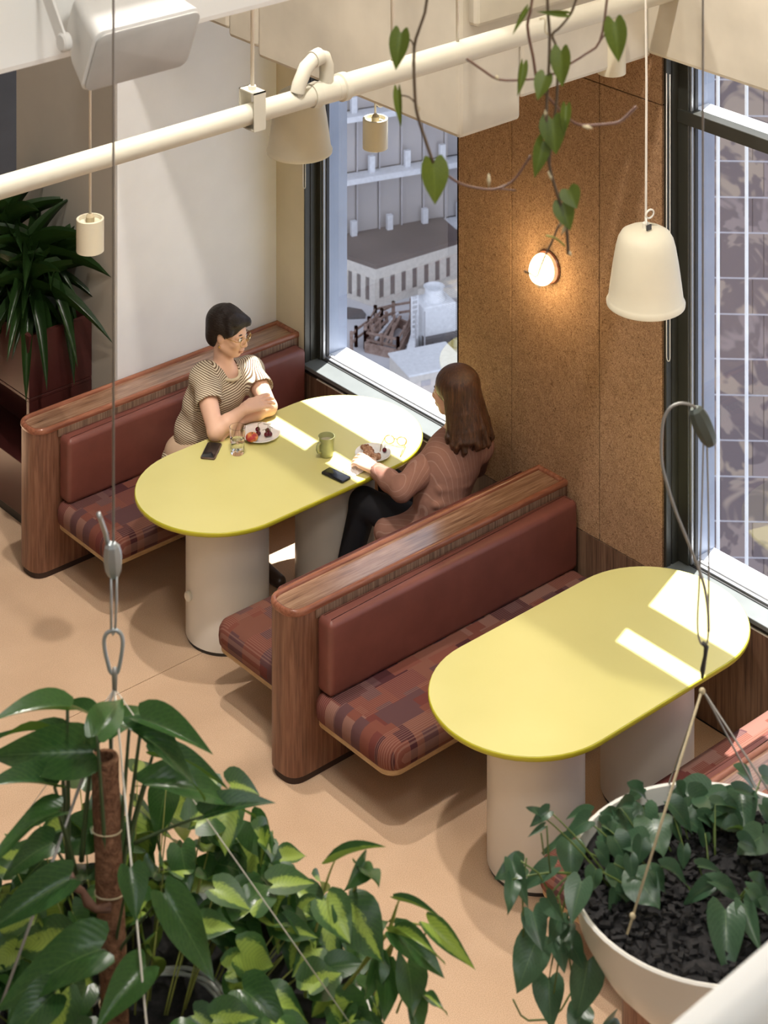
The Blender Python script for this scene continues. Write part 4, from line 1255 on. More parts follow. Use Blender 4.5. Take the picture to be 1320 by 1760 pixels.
def put_leaf(parent, kind, base, dirv, normal, length, width=None, var=None, name='leaf'):
    base = Vector(base); d = Vector(dirv).normalized(); n = Vector(normal)
    n = (n - d * n.dot(d)); n = n.normalized() if n.length > 1e-4 else d.orthogonal().normalized()
    x = d.cross(n)
    k = var if var is not None else random.randrange(len(LM_[kind]))
    o = bpy.data.objects.new(name, LM_[kind][k]); COL.objects.link(o); o.parent = parent
    L = length * K; Wd = (width if width else length) * K
    M = Matrix.Identity(4)
    for i in range(3): M[i][0] = x[i] * Wd; M[i][1] = d[i] * L; M[i][2] = n[i] * L
    loc = base * K - world_of(parent)
    for i in range(3): M[i][3] = loc[i]
    o.matrix_basis = M
    return o
def petiole(b, p, q, r=.0035, sag=.3, n=5):
    p = Vector(p); q = Vector(q); mid = (p + q) / 2 + Vector((0, 0, (q - p).length * sag))
    pts = [(p * (1 - t) ** 2 + mid * 2 * t * (1 - t) + q * t * t) for t in [i / n for i in range(n + 1)]]
    b.tube(pts, [r * (1.2 - .5 * i / n) for i in range(n + 1)], 5)
VIEW = Vector((-cy_, -sy_, .62)).normalized()      # roughly the light side of the foliage: towards the hall
UP = Vector((0, 0, 1))

# ---- left hanging planter
PC = at(215, 1795, d=5.6); PR = .635
hp = thing('hanging_planter', 'wide dark planter hung on a steel wire at the lower left, full of foliage', 'planter', tuple(PC - Vector((0, 0, .36))))
B().lathe([(.0001, -.36), (.36, -.36), (.50, -.27), (.60, -.12), (PR, .0), (PR, .010), (PR - .014, .012), (PR - .02, .0), (PR - .05, -.13), (.0001, -.14)], PC, 56).build('pot', 'planter_dark', hp, smooth=40)
B().lathe([(PR + .004, .0), (PR + .006, .010), (PR - .004, .016), (PR - .018, .012), (PR - .018, .002)], PC, 56, ring=True).build('rim_band', 'planter_white', hp, smooth=60)
sb = B(); rnd = random.Random(11); vs = []; fs = []
for r in range(9):
    for i in range(32):
        a = 2 * PI * i / 32; rr = (PR - .03) * (r + .02) / 8
        vs.append(PC + Vector((rr * math.cos(a), rr * math.sin(a), -.055 + .03 * mnoise.noise(Vector((rr * 6 * math.cos(a), rr * 6 * math.sin(a), 0))))))
for r in range(8):
    for i in range(32):
        fs.append((r * 32 + i, (r + 1) * 32 + i, (r + 1) * 32 + (i + 1) % 32, r * 32 + (i + 1) % 32))
sb._a(vs, fs).build('soil', 'soil', hp, smooth=180)
top = at(195, 0, d=5.6); gx, gy = top.x, top.y
gz = at(193, 945, d=5.6).z
B().tube([(gx, gy, 9.5), (gx, gy, gz)], .0032, 8).build('suspension_wire', 'cable', hp, smooth=180)
def gripper(c, ax, label_parent, mat='zinc', sc=1.0):
    ax = Vector(ax).normalized(); sdv = ax.cross(Vector((cy_, sy_, 0))).normalized(); dp = ax.cross(sdv)
    prof = [(-.048, .010, .008), (-.040, .017, .013), (-.02, .021, .016), (.0, .0215, .017), (.028, .019, .016), (.044, .0135, .012), (.050, .010, .009)]
    vs = []; fs = []; n = 8
    for z, a, b_ in prof:
        for i in range(n):
            t = 2 * PI * (i + .5) / n
            vs.append(Vector(c) + (ax * z + sdv * a * math.cos(t) * 1.15 + dp * b_ * math.sin(t) * 1.15) * sc)
    m = len(prof)
    fs = [(k * n + i, k * n + (i + 1) % n, (k + 1) * n + (i + 1) % n, (k + 1) * n + i) for k in range(m - 1) for i in range(n)]
    fs += [tuple(range(n))[::-1], tuple((m - 1) * n + i for i in range(n))]
    B()._a(vs, fs).build('wire_gripper', mat, label_parent, smooth=20)
gripper(at(194, 962, d=5.6), (.15, .12, -1), hp)
B().tube([at(186, 938, d=5.6), at(181, 915, d=5.59), at(174, 895, d=5.58), at(169, 882, d=5.575)], [.0065, .0068, .0066, .0062], 8).build('wire_tail', 'steel', hp, smooth=180)
B().tube([at(191, 990, d=5.6), at(191, 1040, d=5.6), at(191.5, 1084, d=5.6), at(194, 1091, d=5.6), at(198, 1084, d=5.6), at(200, 1040, d=5.6), at(201, 990, d=5.6)], .0035, 6).build('wire_loop', 'steel', hp, smooth=180)
cb = [(193, 1083), (183, 1089), (179, 1102), (181, 1122), (186, 1142), (189, 1153), (195, 1158), (201, 1156), (205, 1146), (209, 1124), (211, 1104), (208, 1090), (200, 1083)]
B().tube(smooth_path([at(u, v, d=5.6) for u, v in cb], 3), .0052, 8, closed=True).build('carabiner', 'zinc', hp, smooth=180)
HUB = at(197, 1156, d=5.6)
B().tube([HUB + Vector((0, 0, .012)), HUB, HUB - Vector((0, 0, .05))], [.006, .008, .006], 8).build('crimp', 'cable', hp, smooth=180)
for a, r_ in ((190, .0042), (244.6, .0027), (315, .0014), (60, .0014), (120, .0014)):
    e = PC + Vector((PR * math.cos(math.radians(a)), PR * math.sin(math.radians(a)), .012))
    B().tube([HUB - Vector((0, 0, .04)), e], r_, 6).build('hanging_cord', 'cable' if r_ > .004 else 'white_cord', hp, smooth=180)
# watering hose loops on the soil
for k, (rr, dz) in enumerate(((.20, .0), (.212, .012), (.19, .022))):
    c = at(262, 1775, z=PC.z - .02)
    B().tube([c + Vector((rr * math.cos(a), rr * math.sin(a), dz + .012 * math.sin(3 * a + k))) for a in [2 * PI * i / 36 for i in range(36)]], .0055, 8, closed=True).build('watering_hose', 'hose', hp, smooth=180)

# moss pole philodendron
pb = at(203, 1700, d=5.5); pt = at(180, 1302, d=5.5)
pb.z = PC.z - .08
mp = thing('potted_philodendron', 'tall large-leaved philodendron climbing a brown coir pole in the left hanging planter', 'plant', tuple(pb))
ring = B(); n = 18; vs = []
P_ = [pb + (pt - pb) * (i / 14) for i in range(15)]
for i, p in enumerate(P_):
    for k in range(n):
        a = 2 * PI * k / n; r = .035 + .0022 * mnoise.noise(Vector((i * .9, k * .8, 0))) + (.0015 if i % 3 == 0 else 0)
        vs.append(p + Vector((r * math.cos(a), r * math.sin(a), 0)))
for k in range(n):
    a = 2 * PI * k / n; vs.append(pt + Vector((.021 * math.cos(a), .021 * math.sin(a), .002)))
for k in range(n):
    a = 2 * PI * k / n; vs.append(pt + Vector((.018 * math.cos(a), .018 * math.sin(a), -.03)))
m = 17
fs = [(i * n + k, i * n + (k + 1) % n, (i + 1) * n + (k + 1) % n, (i + 1) * n + k) for i in range(m - 1) for k in range(n)] + [tuple((m - 1) * n + k for k in range(n))]
ring._a(vs, fs).build('coir_pole', 'coir', mp, smooth=50)
for f_ in (.13, .30, .62, .80):
    c = pb + (pt - pb) * f_
    B().tube([c + Vector((.0372 * math.cos(a), .0372 * math.sin(a), .003 * math.sin(2 * a))) for a in [2 * PI * i / 20 for i in range(20)]], .0020, 5, closed=True).build('twine_tie', 'twine', mp, smooth=180)
c = pb + (pt - pb) * .30
B().tube([c + Vector((.036, -.012, 0)), c + Vector((.052, -.02, .012)), c + Vector((.058, -.03, .030))], .0022, 5).build('twine_end', 'twine', mp, smooth=180)
st = B()
big = [  # (petiole foot u,v), (leaf base u,v), (leaf tip u,v), width px, depth of base, depth of tip, facing
    ((118, 1500), (116, 1221), (2, 1207), 58, 5.5, 5.42, (0, 0, 1)),
    ((190, 1480), (167, 1264), (212, 1178), 60, 5.44, 5.56, (-.2, -.4, .8)),
    ((180, 1500), (160, 1232), (95, 1195), 30, 5.55, 5.65, (0, 0, 1)),
    ((205, 1480), (222, 1254), (360, 1312), 52, 5.5, 5.45, (-.3, .3, 1)),
    ((205, 1480), (244, 1236), (352, 1266), 52, 5.52, 5.42, (-.2, -.3, 1)),
    ((190, 1480), (190, 1262), (262, 1188), 44, 5.6, 5.7, (.2, -.2, 1)),
    ((140, 1480), (158, 1292), (-12, 1296), 84, 5.5, 5.46, (-.3, -.8, .6)),
    ((118, 1500), (104, 1262), (-20, 1222), 22, 5.6, 5.66, (0, .2, 1)),
    ((130, 1500), (94, 1352), (-14, 1324), 56, 5.44, 5.36, (0, -.1, 1)),
    ((220, 1450), (250, 1350), (425, 1338), 60, 5.5, 5.5, (-.2, -.1, 1)),
    ((220, 1450), (262, 1300), (395, 1322), 40, 5.58, 5.6, (0, 0, 1)),
    ((130, 1500), (100, 1395), (-10, 1430), 58, 5.4, 5.32, (0, 0, 1)),
    ((140, 1520), (118, 1512), (-24, 1590), 62, 5.3, 5.2, (-.3, -.5, .8)),
    ((215, 1500), (284, 1536), (368, 1672), 66, 5.36, 5.26, (-.3, -.6, .5)),
    ((215, 1510), (224, 1492), (236, 1572), 54, 5.38, 5.30, (-.2, -.6, .6)),
    ((190, 1600), (172, 1632), (2, 1690), 92, 5.25, 5.18, (-.2, -.4, .9)),
    ((225, 1640), (250, 1662), (172, 1750), 66, 5.3, 5.18, (-.5, -.5, .8)),
    ((140, 1640), (92, 1708), (6, 1790), 70, 5.2, 5.1, (-.3, -.5, .8)),
    ((230, 1450), (352, 1402), (458, 1362), 46, 5.5, 5.5, (.1, -.4, .9)),
    ((120, 1500), (90, 1450), (10, 1480), 60, 5.5, 5.45, (0, -.3, 1)),
]
for i, ((fu, fv), (bu, bv), (tu, tv), wpx, db, dt, nr) in enumerate(big):
    b_ = at(bu, bv, d=db); t_ = at(tu, tv, d=dt); f = at(fu, fv, d=5.5)
    if fv > 1460: f = pb + (pt - pb) * .42 if abs(fu - 195) < 30 else f
    petiole(st, f, b_, .0062 if i < 12 else .004, .04, 7)
    L = (t_ - b_).length
    put_leaf(mp, 'long', b_, t_ - b_, nr, L * 1.05, 1.0 * wpx / FPX * db / (.50 if i % 2 == 0 else .55), i % 2)
st.build('petioles', 'petiole_dark', mp, smooth=180, kind='stuff')
# knobbly aerial stem at the foot of the pole
B().tube([at(120, 1500, d=5.42), at(128, 1525, d=5.42), at(142, 1532, d=5.42), at(150, 1550, d=5.42), at(165, 1562, d=5.42), at(190, 1560, d=5.43)], [.008, .012, .008, .013, .009, .012], 8).build('rootstock', 'stem_red', mp, smooth=180)

# variegated philodendron filling the planter
bp_ = thing('potted_philodendron', 'bushy heart-leaf philodendron with lime-streaked leaves in the left hanging planter', 'plant', tuple(PC - Vector((0, 0, .06))))
st = B(); rnd = random.Random(21)
cnt = 0
def lumps(a):    # outline of the bush over the rim, by direction in plan
    return 1.0
spots = []
while cnt < 300:
    # plan position; denser behind and to the right, sparse round the pole
    rr = math.sqrt(rnd.uniform(0, 1)) * PR * 1.06; a = rnd.uniform(0, 2 * PI)
    p = PC + Vector((rr * math.cos(a), rr * math.sin(a), 0))
    away = (p - PC).dot(Vector((cy_, sy_, 0))) / PR        # +1 = far side
    right = (p - PC).dot(Vector((sy_, -cy_, 0))) / PR      # +1 = right side
    if away < -.25 and right < .35 and rnd.random() < .80: continue
    if abs(right - .12) < .26 and away < .25 and rnd.random() < .85: continue
    if away < -.5 and rnd.random() < .5: continue
    h = rnd.uniform(.02, .16) + .25 * max(0, away) * rnd.random() + .10 * (1 - (rr / PR) ** 2) * rnd.random()
    if rr > PR * .97: h *= .5
    if right > .8: h *= .6
    base = p + Vector((0, 0, h))
    out = Vector((math.cos(a), math.sin(a), 0))
    dv = out * rnd.uniform(.2, 1) + Vector((-cy_, -sy_, 0)) * rnd.uniform(-.3, .9) + Vector((rnd.uniform(-.8, .8), rnd.uniform(-.8, .8), rnd.uniform(-.75, .15)))
    nv_ = Vector((rnd.uniform(-.5, .5), rnd.uniform(-.5, .5), 1)) + Vector((-cy_, -sy_, 0)) * rnd.uniform(0, .9)
    L = rnd.uniform(.082, .150)
    put_leaf(bp_, 'leaf_variegated' if rnd.random() < .76 else 'leaf_deep', base, dv, nv_, L, L * rnd.uniform(.9, 1.12))
    if cnt % 4 == 0:
        petiole(st, PC + (p - PC) * .62 + Vector((0, 0, -.03)), base, .0024, .05, 4)
    cnt += 1
st.build('petioles', 'stem_yellow', bp_, smooth=180, kind='stuff')
# sprigs reaching out on the right
sp = thing('philodendron_vine', 'lime-streaked philodendron shoots trailing over the right rim of the left planter', 'plant', tuple(at(640, 1600, d=5.6)))
st = B()
for pts, lv in (
    ([(590, 1700), (640, 1640), (672, 1598), (685, 1548)], None),
    ([(600, 1690), (650, 1620), (668, 1600), (690, 1583), (735, 1592)], None),
    ([(640, 1660), (660, 1640), (676, 1620), (690, 1612)], None)):
    st.tube([at(u, v, d=5.6) for u, v in pts], [.004, .0035, .003, .0025, .002][:len(pts)], 6)
    for k in range(1): pass
for (bu, bv, tu, tv, w, nr, kd) in ((686, 1548, 752, 1560, 14, (0, 0, 1), 'leaf_variegated'), (738, 1588, 808, 1650, 40, (-.3, -.8, .5), 'leaf_variegated'),
        (684, 1606, 760, 1668, 52, (-.2, -.6, .8), 'leaf_deep'), (680, 1606, 750, 1612, 22, (0, 0, 1), 'leaf_variegated'),
        (575, 1480, 646, 1436, 26, (0, -.3, 1), 'leaf_variegated'), (628, 1480, 610, 1522, 44, (0, -.8, .4), 'leaf_deep'), (622, 1492, 655, 1500, 40, (0, -.8, .6), 'leaf_deep'),
        (700, 1655, 720, 1740, 60, (0, -.8, .3), 'leaf_deep'), (660, 1660, 668, 1750, 60, (0, -.8, .2), 'leaf_deep'), (650, 1640, 640, 1720, 46, (0, -.8, .4), 'leaf_deep'),
        (728, 1712, 762, 1718, 16, (0, 0, 1), 'leaf_variegated'), (700, 1700, 735, 1790, 60, (.2, -.8, .3), 'leaf_deep'), (600, 1560, 660, 1640, 74, (-.2, -.7, .7), 'leaf_variegated'), (560, 1550, 600, 1610, 70, (-.2, -.5, .8), 'leaf_variegated')):
    b_ = at(bu, bv, d=5.58); t_ = at(tu, tv, d=5.5)
    put_leaf(sp, kd, b_, t_ - b_, nr, (t_ - b_).length * 1.05, w / FPX * 5.55 / .78)
    petiole(st, at(bu - 18, min(bv + 50, 1740), d=5.62), b_, .003, .1, 4)
st.build('petioles', 'stem_yellow', sp, smooth=180, kind='stuff')

# ---- right hanging bowl
BC = at(1228, 1514, d=6.0); BR = .402
hb = thing('hanging_planter', 'white hanging bowl planter at the lower right with dark bark mulch', 'planter', tuple(BC - Vector((0, 0, .34))))
B().lathe([(.0001, -.345), (.13, -.34), (.235, -.29), (.325, -.19), (.375, -.10), (BR - .008, -.01), (BR, .0), (BR + .001, .006), (BR - .004, .011), (BR - .012, .008), (BR - .016, -.01), (.375, -.08), (.30, -.16), (.0001, -.2)], BC, 64).build('bowl', 'planter_white', hb, smooth=50)
sb = B(); vs = []; fs = []
for r in range(9):
    for i in range(36):
        a = 2 * PI * i / 36; rr = (BR - .017) * (r + .02) / 8
        vs.append(BC + Vector((rr * math.cos(a), rr * math.sin(a), -.035 + .02 * mnoise.noise(Vector((rr * 9 * math.cos(a), rr * 9 * math.sin(a), 2))))))
fs = [(r * 36 + i, (r + 1) * 36 + i, (r + 1) * 36 + (i + 1) % 36, r * 36 + (i + 1) % 36) for r in range(8) for i in range(36)]
sb._a(vs, fs).build('soil', 'soil', hb, smooth=180)
ch = B(); rnd = random.Random(4)
for k in range(900):
    a = rnd.uniform(0, 2 * PI); rr = (BR - .03) * math.sqrt(rnd.random())
    c = BC + Vector((rr * math.cos(a), rr * math.sin(a), -.028 + rnd.uniform(-.004, .010)))
    ax = Vector((rnd.uniform(-1, 1), rnd.uniform(-1, 1), rnd.uniform(-.4, .4))); ay = ax.cross(Vector((rnd.uniform(-.4, .4), rnd.uniform(-.4, .4), 1)))
    ch.obox(c, ax, ay, ax.cross(ay), rnd.uniform(.008, .018), rnd.uniform(.004, .009), rnd.uniform(.002, .005))
ch.build('bark_mulch', 'soil', hb, smooth=0, kind='stuff')
wx = at(1208, 0, d=6.0)
B().tube([(wx.x, wx.y, 9.5), at(1208, 710, d=6.0)], .0030, 8).build('suspension_wire', 'cable', hb, smooth=180)
gripper(at(1208, 732, d=6.0), (.35, -.30, -1), hb, 'dark_zinc', 1.15)
B().tube(smooth_path([at(u, v, d=6.0 - k * .002) for k, (u, v) in enumerate(((1203, 708), (1190, 697), (1170, 693), (1152, 701), (1141, 720), (1137, 750), (1137, 790), (1143, 820), (1160, 875), (1180, 925), (1200, 975), (1211, 1010), (1217, 1050), (1218, 1085)))]), .0042, 8).build('wire_tail', 'cable', hb, smooth=180)
B().tube(smooth_path([at(u, v, d=6.0) for u, v in ((1209, 755), (1206, 880), (1202, 1000), (1199, 1060), (1200, 1090), (1205, 1106), (1212, 1108), (1217, 1095), (1218, 1040), (1218, 900), (1215, 755))]), .0028, 6).build('wire_loop', 'cable', hb, smooth=180)
B().tube([at(u, v, d=6.0) for u, v in ((1208, 1104), (1214, 1112), (1212, 1128), (1208, 1150), (1207, 1166))], [.005, .007, .0055, .0075, .004], 8).build('hook', 'dark_metal', hb, smooth=180)
RH = at(1207, 1166, d=6.0)
B().ball(RH - Vector((0, 0, .035)), .009, 8).build('bead', 'twine', hb, smooth=180)
fe = at(1078, 1606, z=BC.z + .01)
for e, mm, r_ in ((at(1150, 1346, z=BC.z + .01), 'cable', .0028), (fe, 'twine', .0040), (BC + Vector((BR * math.cos(.4), BR * math.sin(.4), .01)), 'cable', .0028), (BC + Vector((BR * math.cos(-1.2), BR * math.sin(-1.2), .01)), 'cable', .0028)):
    B().tube([RH - Vector((0, 0, .03)), e], r_, 6).build('hanging_cord', mm, hb, smooth=180)
kn = RH + (fe - RH) * .93
B().ball(kn, .0085, 8).build('knot', 'twine', hb, smooth=180)

po = thing('potted_pothos', 'heart-leaf pothos spilling over the left rim of the white hanging bowl', 'plant', tuple(BC - Vector((0, 0, .03))))
st = B(); rnd = random.Random(31)
PL = [(240,670,160,725,55,0),(215,745,145,790,25,0),(440,680,315,690,60,0),(430,720,300,790,85,0),(560,690,430,690,60,0),(330,810,195,860,50,0),(345,830,350,985,125,0),
(110,940,-5,975,105,0),(265,950,105,1040,95,0),(60,1010,50,1140,70,1),(400,1020,350,1195,120,0),(650,640,530,640,60,0),(705,650,720,815,135,0),(560,800,640,925,115,0),
(700,815,685,930,84,0),(830,630,960,745,95,0),(980,700,1112,745,70,0),(1115,765,1248,715,62,0),(1060,640,1180,640,74,0),(1160,565,1290,590,62,0),(1180,480,1290,530,95,0),(1290,500,1380,520,90,0),
(750,965,830,1060,80,0),(800,950,962,1005,70,0),(980,945,1108,960,55,0),(1055,1025,903,1110,75,0),(1050,1020,1222,1085,75,0),(1225,1060,1330,1150,66,0),(1110,1160,1122,1412,160,0),(1200,1130,1270,1330,84,0),
(560,930,600,1015,105,0),(640,900,655,1010,64,0),(160,1170,200,1335,110,1),(175,1315,92,1535,155,1),(290,1290,310,1440,95,1),(240,1500,240,1700,138,1),(430,1410,395,1690,145,1),
(340,1300,400,1425,92,1),(400,1650,375,1790,115,1),(230,1100,290,1200,84,1),(60,920,120,1100,80,1),(905,850,905,955,58,0),(300,1180,260,1290,80,1),(330,1230,330,1330,70,1),(560,1690,520,1760,60,1),
(1250,1020,1350,1060,80,0),(1290,640,1370,740,90,0),(1300,780,1380,860,90,0),(1010,780,990,850,70,0),(870,560,940,610,80,0),(480,860,560,940,80,0),(470,960,440,1060,80,0),(850,740,900,820,60,0),
(1290,1150,1400,1200,90,0),(200,690,160,650,40,0),(640,560,760,590,60,0),(700,560,620,620,60,0),(500,740,600,760,70,0),(1180,820,1280,850,80,0),(1400,900,1480,960,90,0),(1450,1100,1500,1200,90,0),(1400,650,1500,700,90,0)]
for i, (bu, bv, tu, tv, w, tr) in enumerate(PL):
    g_ = lambda x, y: (860 + x / 2.87, 1160 + y / 2.87)
    bu2, bv2 = g_(bu, bv); tu2, tv2 = g_(tu, tv)
    if tr:
        b_ = at(bu2, bv2, d=6.0 - .01 * (i % 5)); t_ = at(tu2, tv2, d=5.92 - .01 * (i % 5)); nr = (-cy_ + rnd.uniform(-.3, .3), -sy_ + rnd.uniform(-.3, .3), .5)
    else:
        h = .02 + .015 * (i % 4)
        b_ = at(bu2, bv2, z=BC.z + h + .02); 
        if (b_ - BC).xy.length > BR * 1.12: b_ = at(bu2, bv2, d=6.0)
        L0 = math.hypot(tu2 - bu2, tv2 - bv2) / 620
        q_ = at(tu2, tv2, z=BC.z + h - .02) if (b_ - BC).xy.length <= BR * 1.12 else at(tu2, tv2, d=5.97)
        t_ = q_; nr = (-cy_ * .5 + rnd.uniform(-.3, .3), -sy_ * .5 + rnd.uniform(-.3, .3), 1)
    L = (t_ - b_).length
    k = rnd.randrange(3)
    put_leaf(po, 'leaf_pothos', b_, t_ - b_, nr, L * 1.08, w / 2.87 / FPX * 5.97 * 1.18 / (.78, .70, .88)[k], k)
    if tr: foot = BC + Vector((-sy_ * BR * .98, cy_ * BR * .98, .02)) + Vector((0, 0, -.0))
    else: foot = BC + (b_ - BC) * .6; foot.z = BC.z - .02
    if (tr and i % 2) or (not tr and i % 3 == 0): petiole(st, foot, b_, .0028, .10, 5)
for i in range(24):      # more leaves lying over the mulch at the back and the right
    a = rnd.uniform(-1.1, 2.9); rr = BR * math.sqrt(rnd.uniform(.20, .72))
    b_ = BC + Vector((rr * math.cos(a), rr * math.sin(a), rnd.uniform(.01, .05)))
    dv = Vector((rnd.uniform(-1, 1), rnd.uniform(-1, 1), rnd.uniform(-.35, .05))) + Vector((-cy_, -sy_, 0)) * .5
    L = rnd.uniform(.075, .115)
    put_leaf(po, 'leaf_pothos', b_, dv, (-cy_ * .5 + rnd.uniform(-.3, .3), -sy_ * .5 + rnd.uniform(-.3, .3), 1), L, L * 1.25, rnd.randrange(3))
    if i % 3 == 0: petiole(st, BC + (b_ - BC) * .8 - Vector((0, 0, .04)), b_, .0026, .1, 4)
# long bare runners hanging on the left
for pts in ([(895, 1480), (925, 1500), (948, 1540), (945, 1600), (960, 1650), (950, 1720), (952, 1758)], [(882, 1718), (895, 1745), (908, 1754), (945, 1752), (965, 1735), (985, 1700)],
            [(905, 1475), (898, 1530), (900, 1600), (897, 1630)], [(960, 1540), (975, 1620), (985, 1690), (1000, 1740), (1020, 1760)], [(940, 1420), (942, 1460), (946, 1500)], [(930, 1432), (935, 1470)]):
    st.tube([at(u, v, d=5.97) for u, v in pts], .0026, 5)
st.build('stems', 'stem_green', po, smooth=180, kind='stuff')

# ---- vines hanging in from above
vn = thing('trailing_vine', 'thin dark trailing vines with a few heart leaves hanging from above the frame', 'plant', tuple(at(900, -120, d=5.0)))
g2 = lambda x, y: (600 + x / 1.833, y / 1.833)
VS = [([(260, -260), (245, 0), (225, 80), (205, 150), (207, 290), (215, 360), (240, 440), (265, 512)], .0046, 'stem_brown'),
      ([(300, 545), (335, 570), (370, 585), (420, 595), (465, 595), (510, 575), (540, 540), (572, 490)], .0036, 'stem_red'), ([(465, 595), (500, 598), (526, 600)], .0024, 'stem_red'),
      ([(590, -260), (577, 0), (562, 80), (580, 180), (595, 260), (640, 320), (700, 380), (740, 395), (800, 392), (850, 385), (885, 355), (905, 335)], .0044, 'stem_red'),
      ([(630, -260), (625, 0), (632, 110), (628, 240), (622, 340), (625, 480), (640, 560), (665, 640), (685, 720), (690, 800)], .0046, 'stem_brown'),
      ([(760, -260), (715, 0), (670, 80), (640, 110), (655, 160), (655, 300), (640, 420), (630, 520)], .0040, 'stem_brown'),
      ([(830, -260), (812, 0), (790, 130), (745, 170), (690, 205), (650, 230), (600, 245), (540, 252), (470, 250), (420, 220), (370, 185)], .0038, 'stem_red'),
      ([(685, 690), (660, 712), (640, 760), (620, 800), (600, 850), (590, 872), (570, 862), (552, 855)], .0034, 'stem_brown'), ([(590, 872), (585, 890), (602, 905)], .0026, 'twine'),
      ([(205, 150), (196, 128), (180, 122)], .0026, 'stem_brown'), ([(213, 330), (190, 306), (160, 300)], .0026, 'stem_brown'), ([(790, 130), (820, 90), (838, 74)], .0030, 'stem_red'),
      ([(620, 742), (650, 750), (680, 775)], .0028, 'stem_yellow'), ([(600, 60), (618, 60), (618, 100), (640, 115)], .0024, 'twine'), ([(207, 345), (217, 352), (222, 340), (214, 332)], .0022, 'twine')]
byc = {}
for k, (pts, r_, mt) in enumerate(VS):
    # smooth the polyline a little
    q = [at(*g2(*p), d=5.0 + .05 * (k % 4)) for p in pts]
    out = []
    for i in range(len(q) - 1):
        p0 = q[max(i - 1, 0)]; p1_ = q[i]; p2_ = q[i + 1]; p3 = q[min(i + 2, len(q) - 1)]
        for t in (0, .33, .66):
            out.append(.5 * ((2 * p1_) + (p2_ - p0) * t + (2 * p0 - 5 * p1_ + 4 * p2_ - p3) * t * t + (3 * p1_ - p0 - 3 * p2_ + p3) * t ** 3))
    out.append(q[-1])
    B().tube(out, r_ * .8, 6).build('stem', mt, vn, smooth=180)
for i, (bx, by, tx, ty, w, kd) in enumerate(((265, 512, 276, 645, 84, 1), (163, 104, 145, 220, 60, 1), (154, 286, 160, 400, 26, 1), (836, 70, 850, 196, 68, 0), (668, 160, 668, 274, 62, 0), (682, 44, 600, 38, 20, 0),
        (548, 204, 535, 302, 28, 1), (618, 238, 592, 312, 54, 0), (640, 376, 650, 486, 80, 1), (684, 336, 678, 424, 32, 1), (612, 446, 586, 560, 50, 1), (692, 598, 715, 655, 66, 0), (672, 640, 695, 725, 64, 1), (560, 30, 515, 105, 16, 0))):
    b_ = at(*g2(bx, by), d=5.0); t_ = at(*g2(tx, ty), d=4.97)
    put_leaf(vn, 'leaf_vine' if kd == 0 else 'leaf_vine', b_, t_ - b_, (-cy_ + random.uniform(-.25, .25), -sy_ + random.uniform(-.25, .25), .25), (t_ - b_).length * 1.0, 1.08 * w / 1.833 / FPX * 5.0 / .78, 0)
for (x, y, x2, y2) in ((690, 790, 700, 806), (690, 700, 668, 740), (628, 540, 642, 572), (735, 398, 768, 404), (622, 340, 616, 372), (440, 548, 440, 590), (665, 715, 672, 690), (470, 250, 462, 238)):
    a_ = at(*g2(x, y), d=5.0); b_ = at(*g2(x2, y2), d=5.0)
    B().tube([a_, (a_ + b_) / 2, b_], [.002, .005, .001], 6).build('bud', 'twine', vn, smooth=180)

# ---- dracaena on the red cabinet
CXX, CYY = -1.834, .29
cb_ = thing('cabinet', 'dark burgundy lacquered cabinet with an open niche behind the left bench', 'cabinet', (-1.59, 1.0, 0))
B().box(CXX + .02, -1.345, CYY + .02, 1.7, 0, .07).build('plinth', 'dark_metal', cb_, smooth=0)
B().box(CXX, -1.348, CYY, 1.7, .07, .42).build('lower_body', 'cabinet_red', cb_, smooth=0, bevel=.004)
B().box(CXX + .30, -1.348, CYY, 1.7, .42, .85).build('niche_back', 'cabinet_red', cb_, smooth=0)
B().box(CXX, CXX + .30, CYY, CYY + .03, .42, .85).build('side_panel', 'cabinet_red', cb_, smooth=0)
B().box(CXX, -1.348, CYY, 1.7, .85, .872).build('top_panel', 'cabinet_red', cb_, smooth=0, bevel=.003)
pl = thing('planter_box', 'dark burgundy square planter box standing on the cabinet', 'planter', (-1.59, .7, .875))
bx = B()
for (x0, x1, y0, y1) in ((CXX, CXX + .03, CYY, 1.25), (-1.372, -1.348, CYY, 1.25), (CXX + .03, -1.372, CYY, CYY + .03), (CXX + .03, -1.372, 1.22, 1.25)):
    bx.box(x0, x1, y0, y1, .876, 1.280)
bx.build('box_walls', 'cabinet_red', pl, smooth=0)
B().box(CXX + .03, -1.372, CYY + .03, 1.22, .880, 1.20).build('soil', 'soil', pl, smooth=0)
dr = thing('potted_dracaena', 'dark glossy dracaena with strap leaves in the burgundy planter box', 'plant', (-1.6, .62, 1.20))
rnd = random.Random(8); st = B()
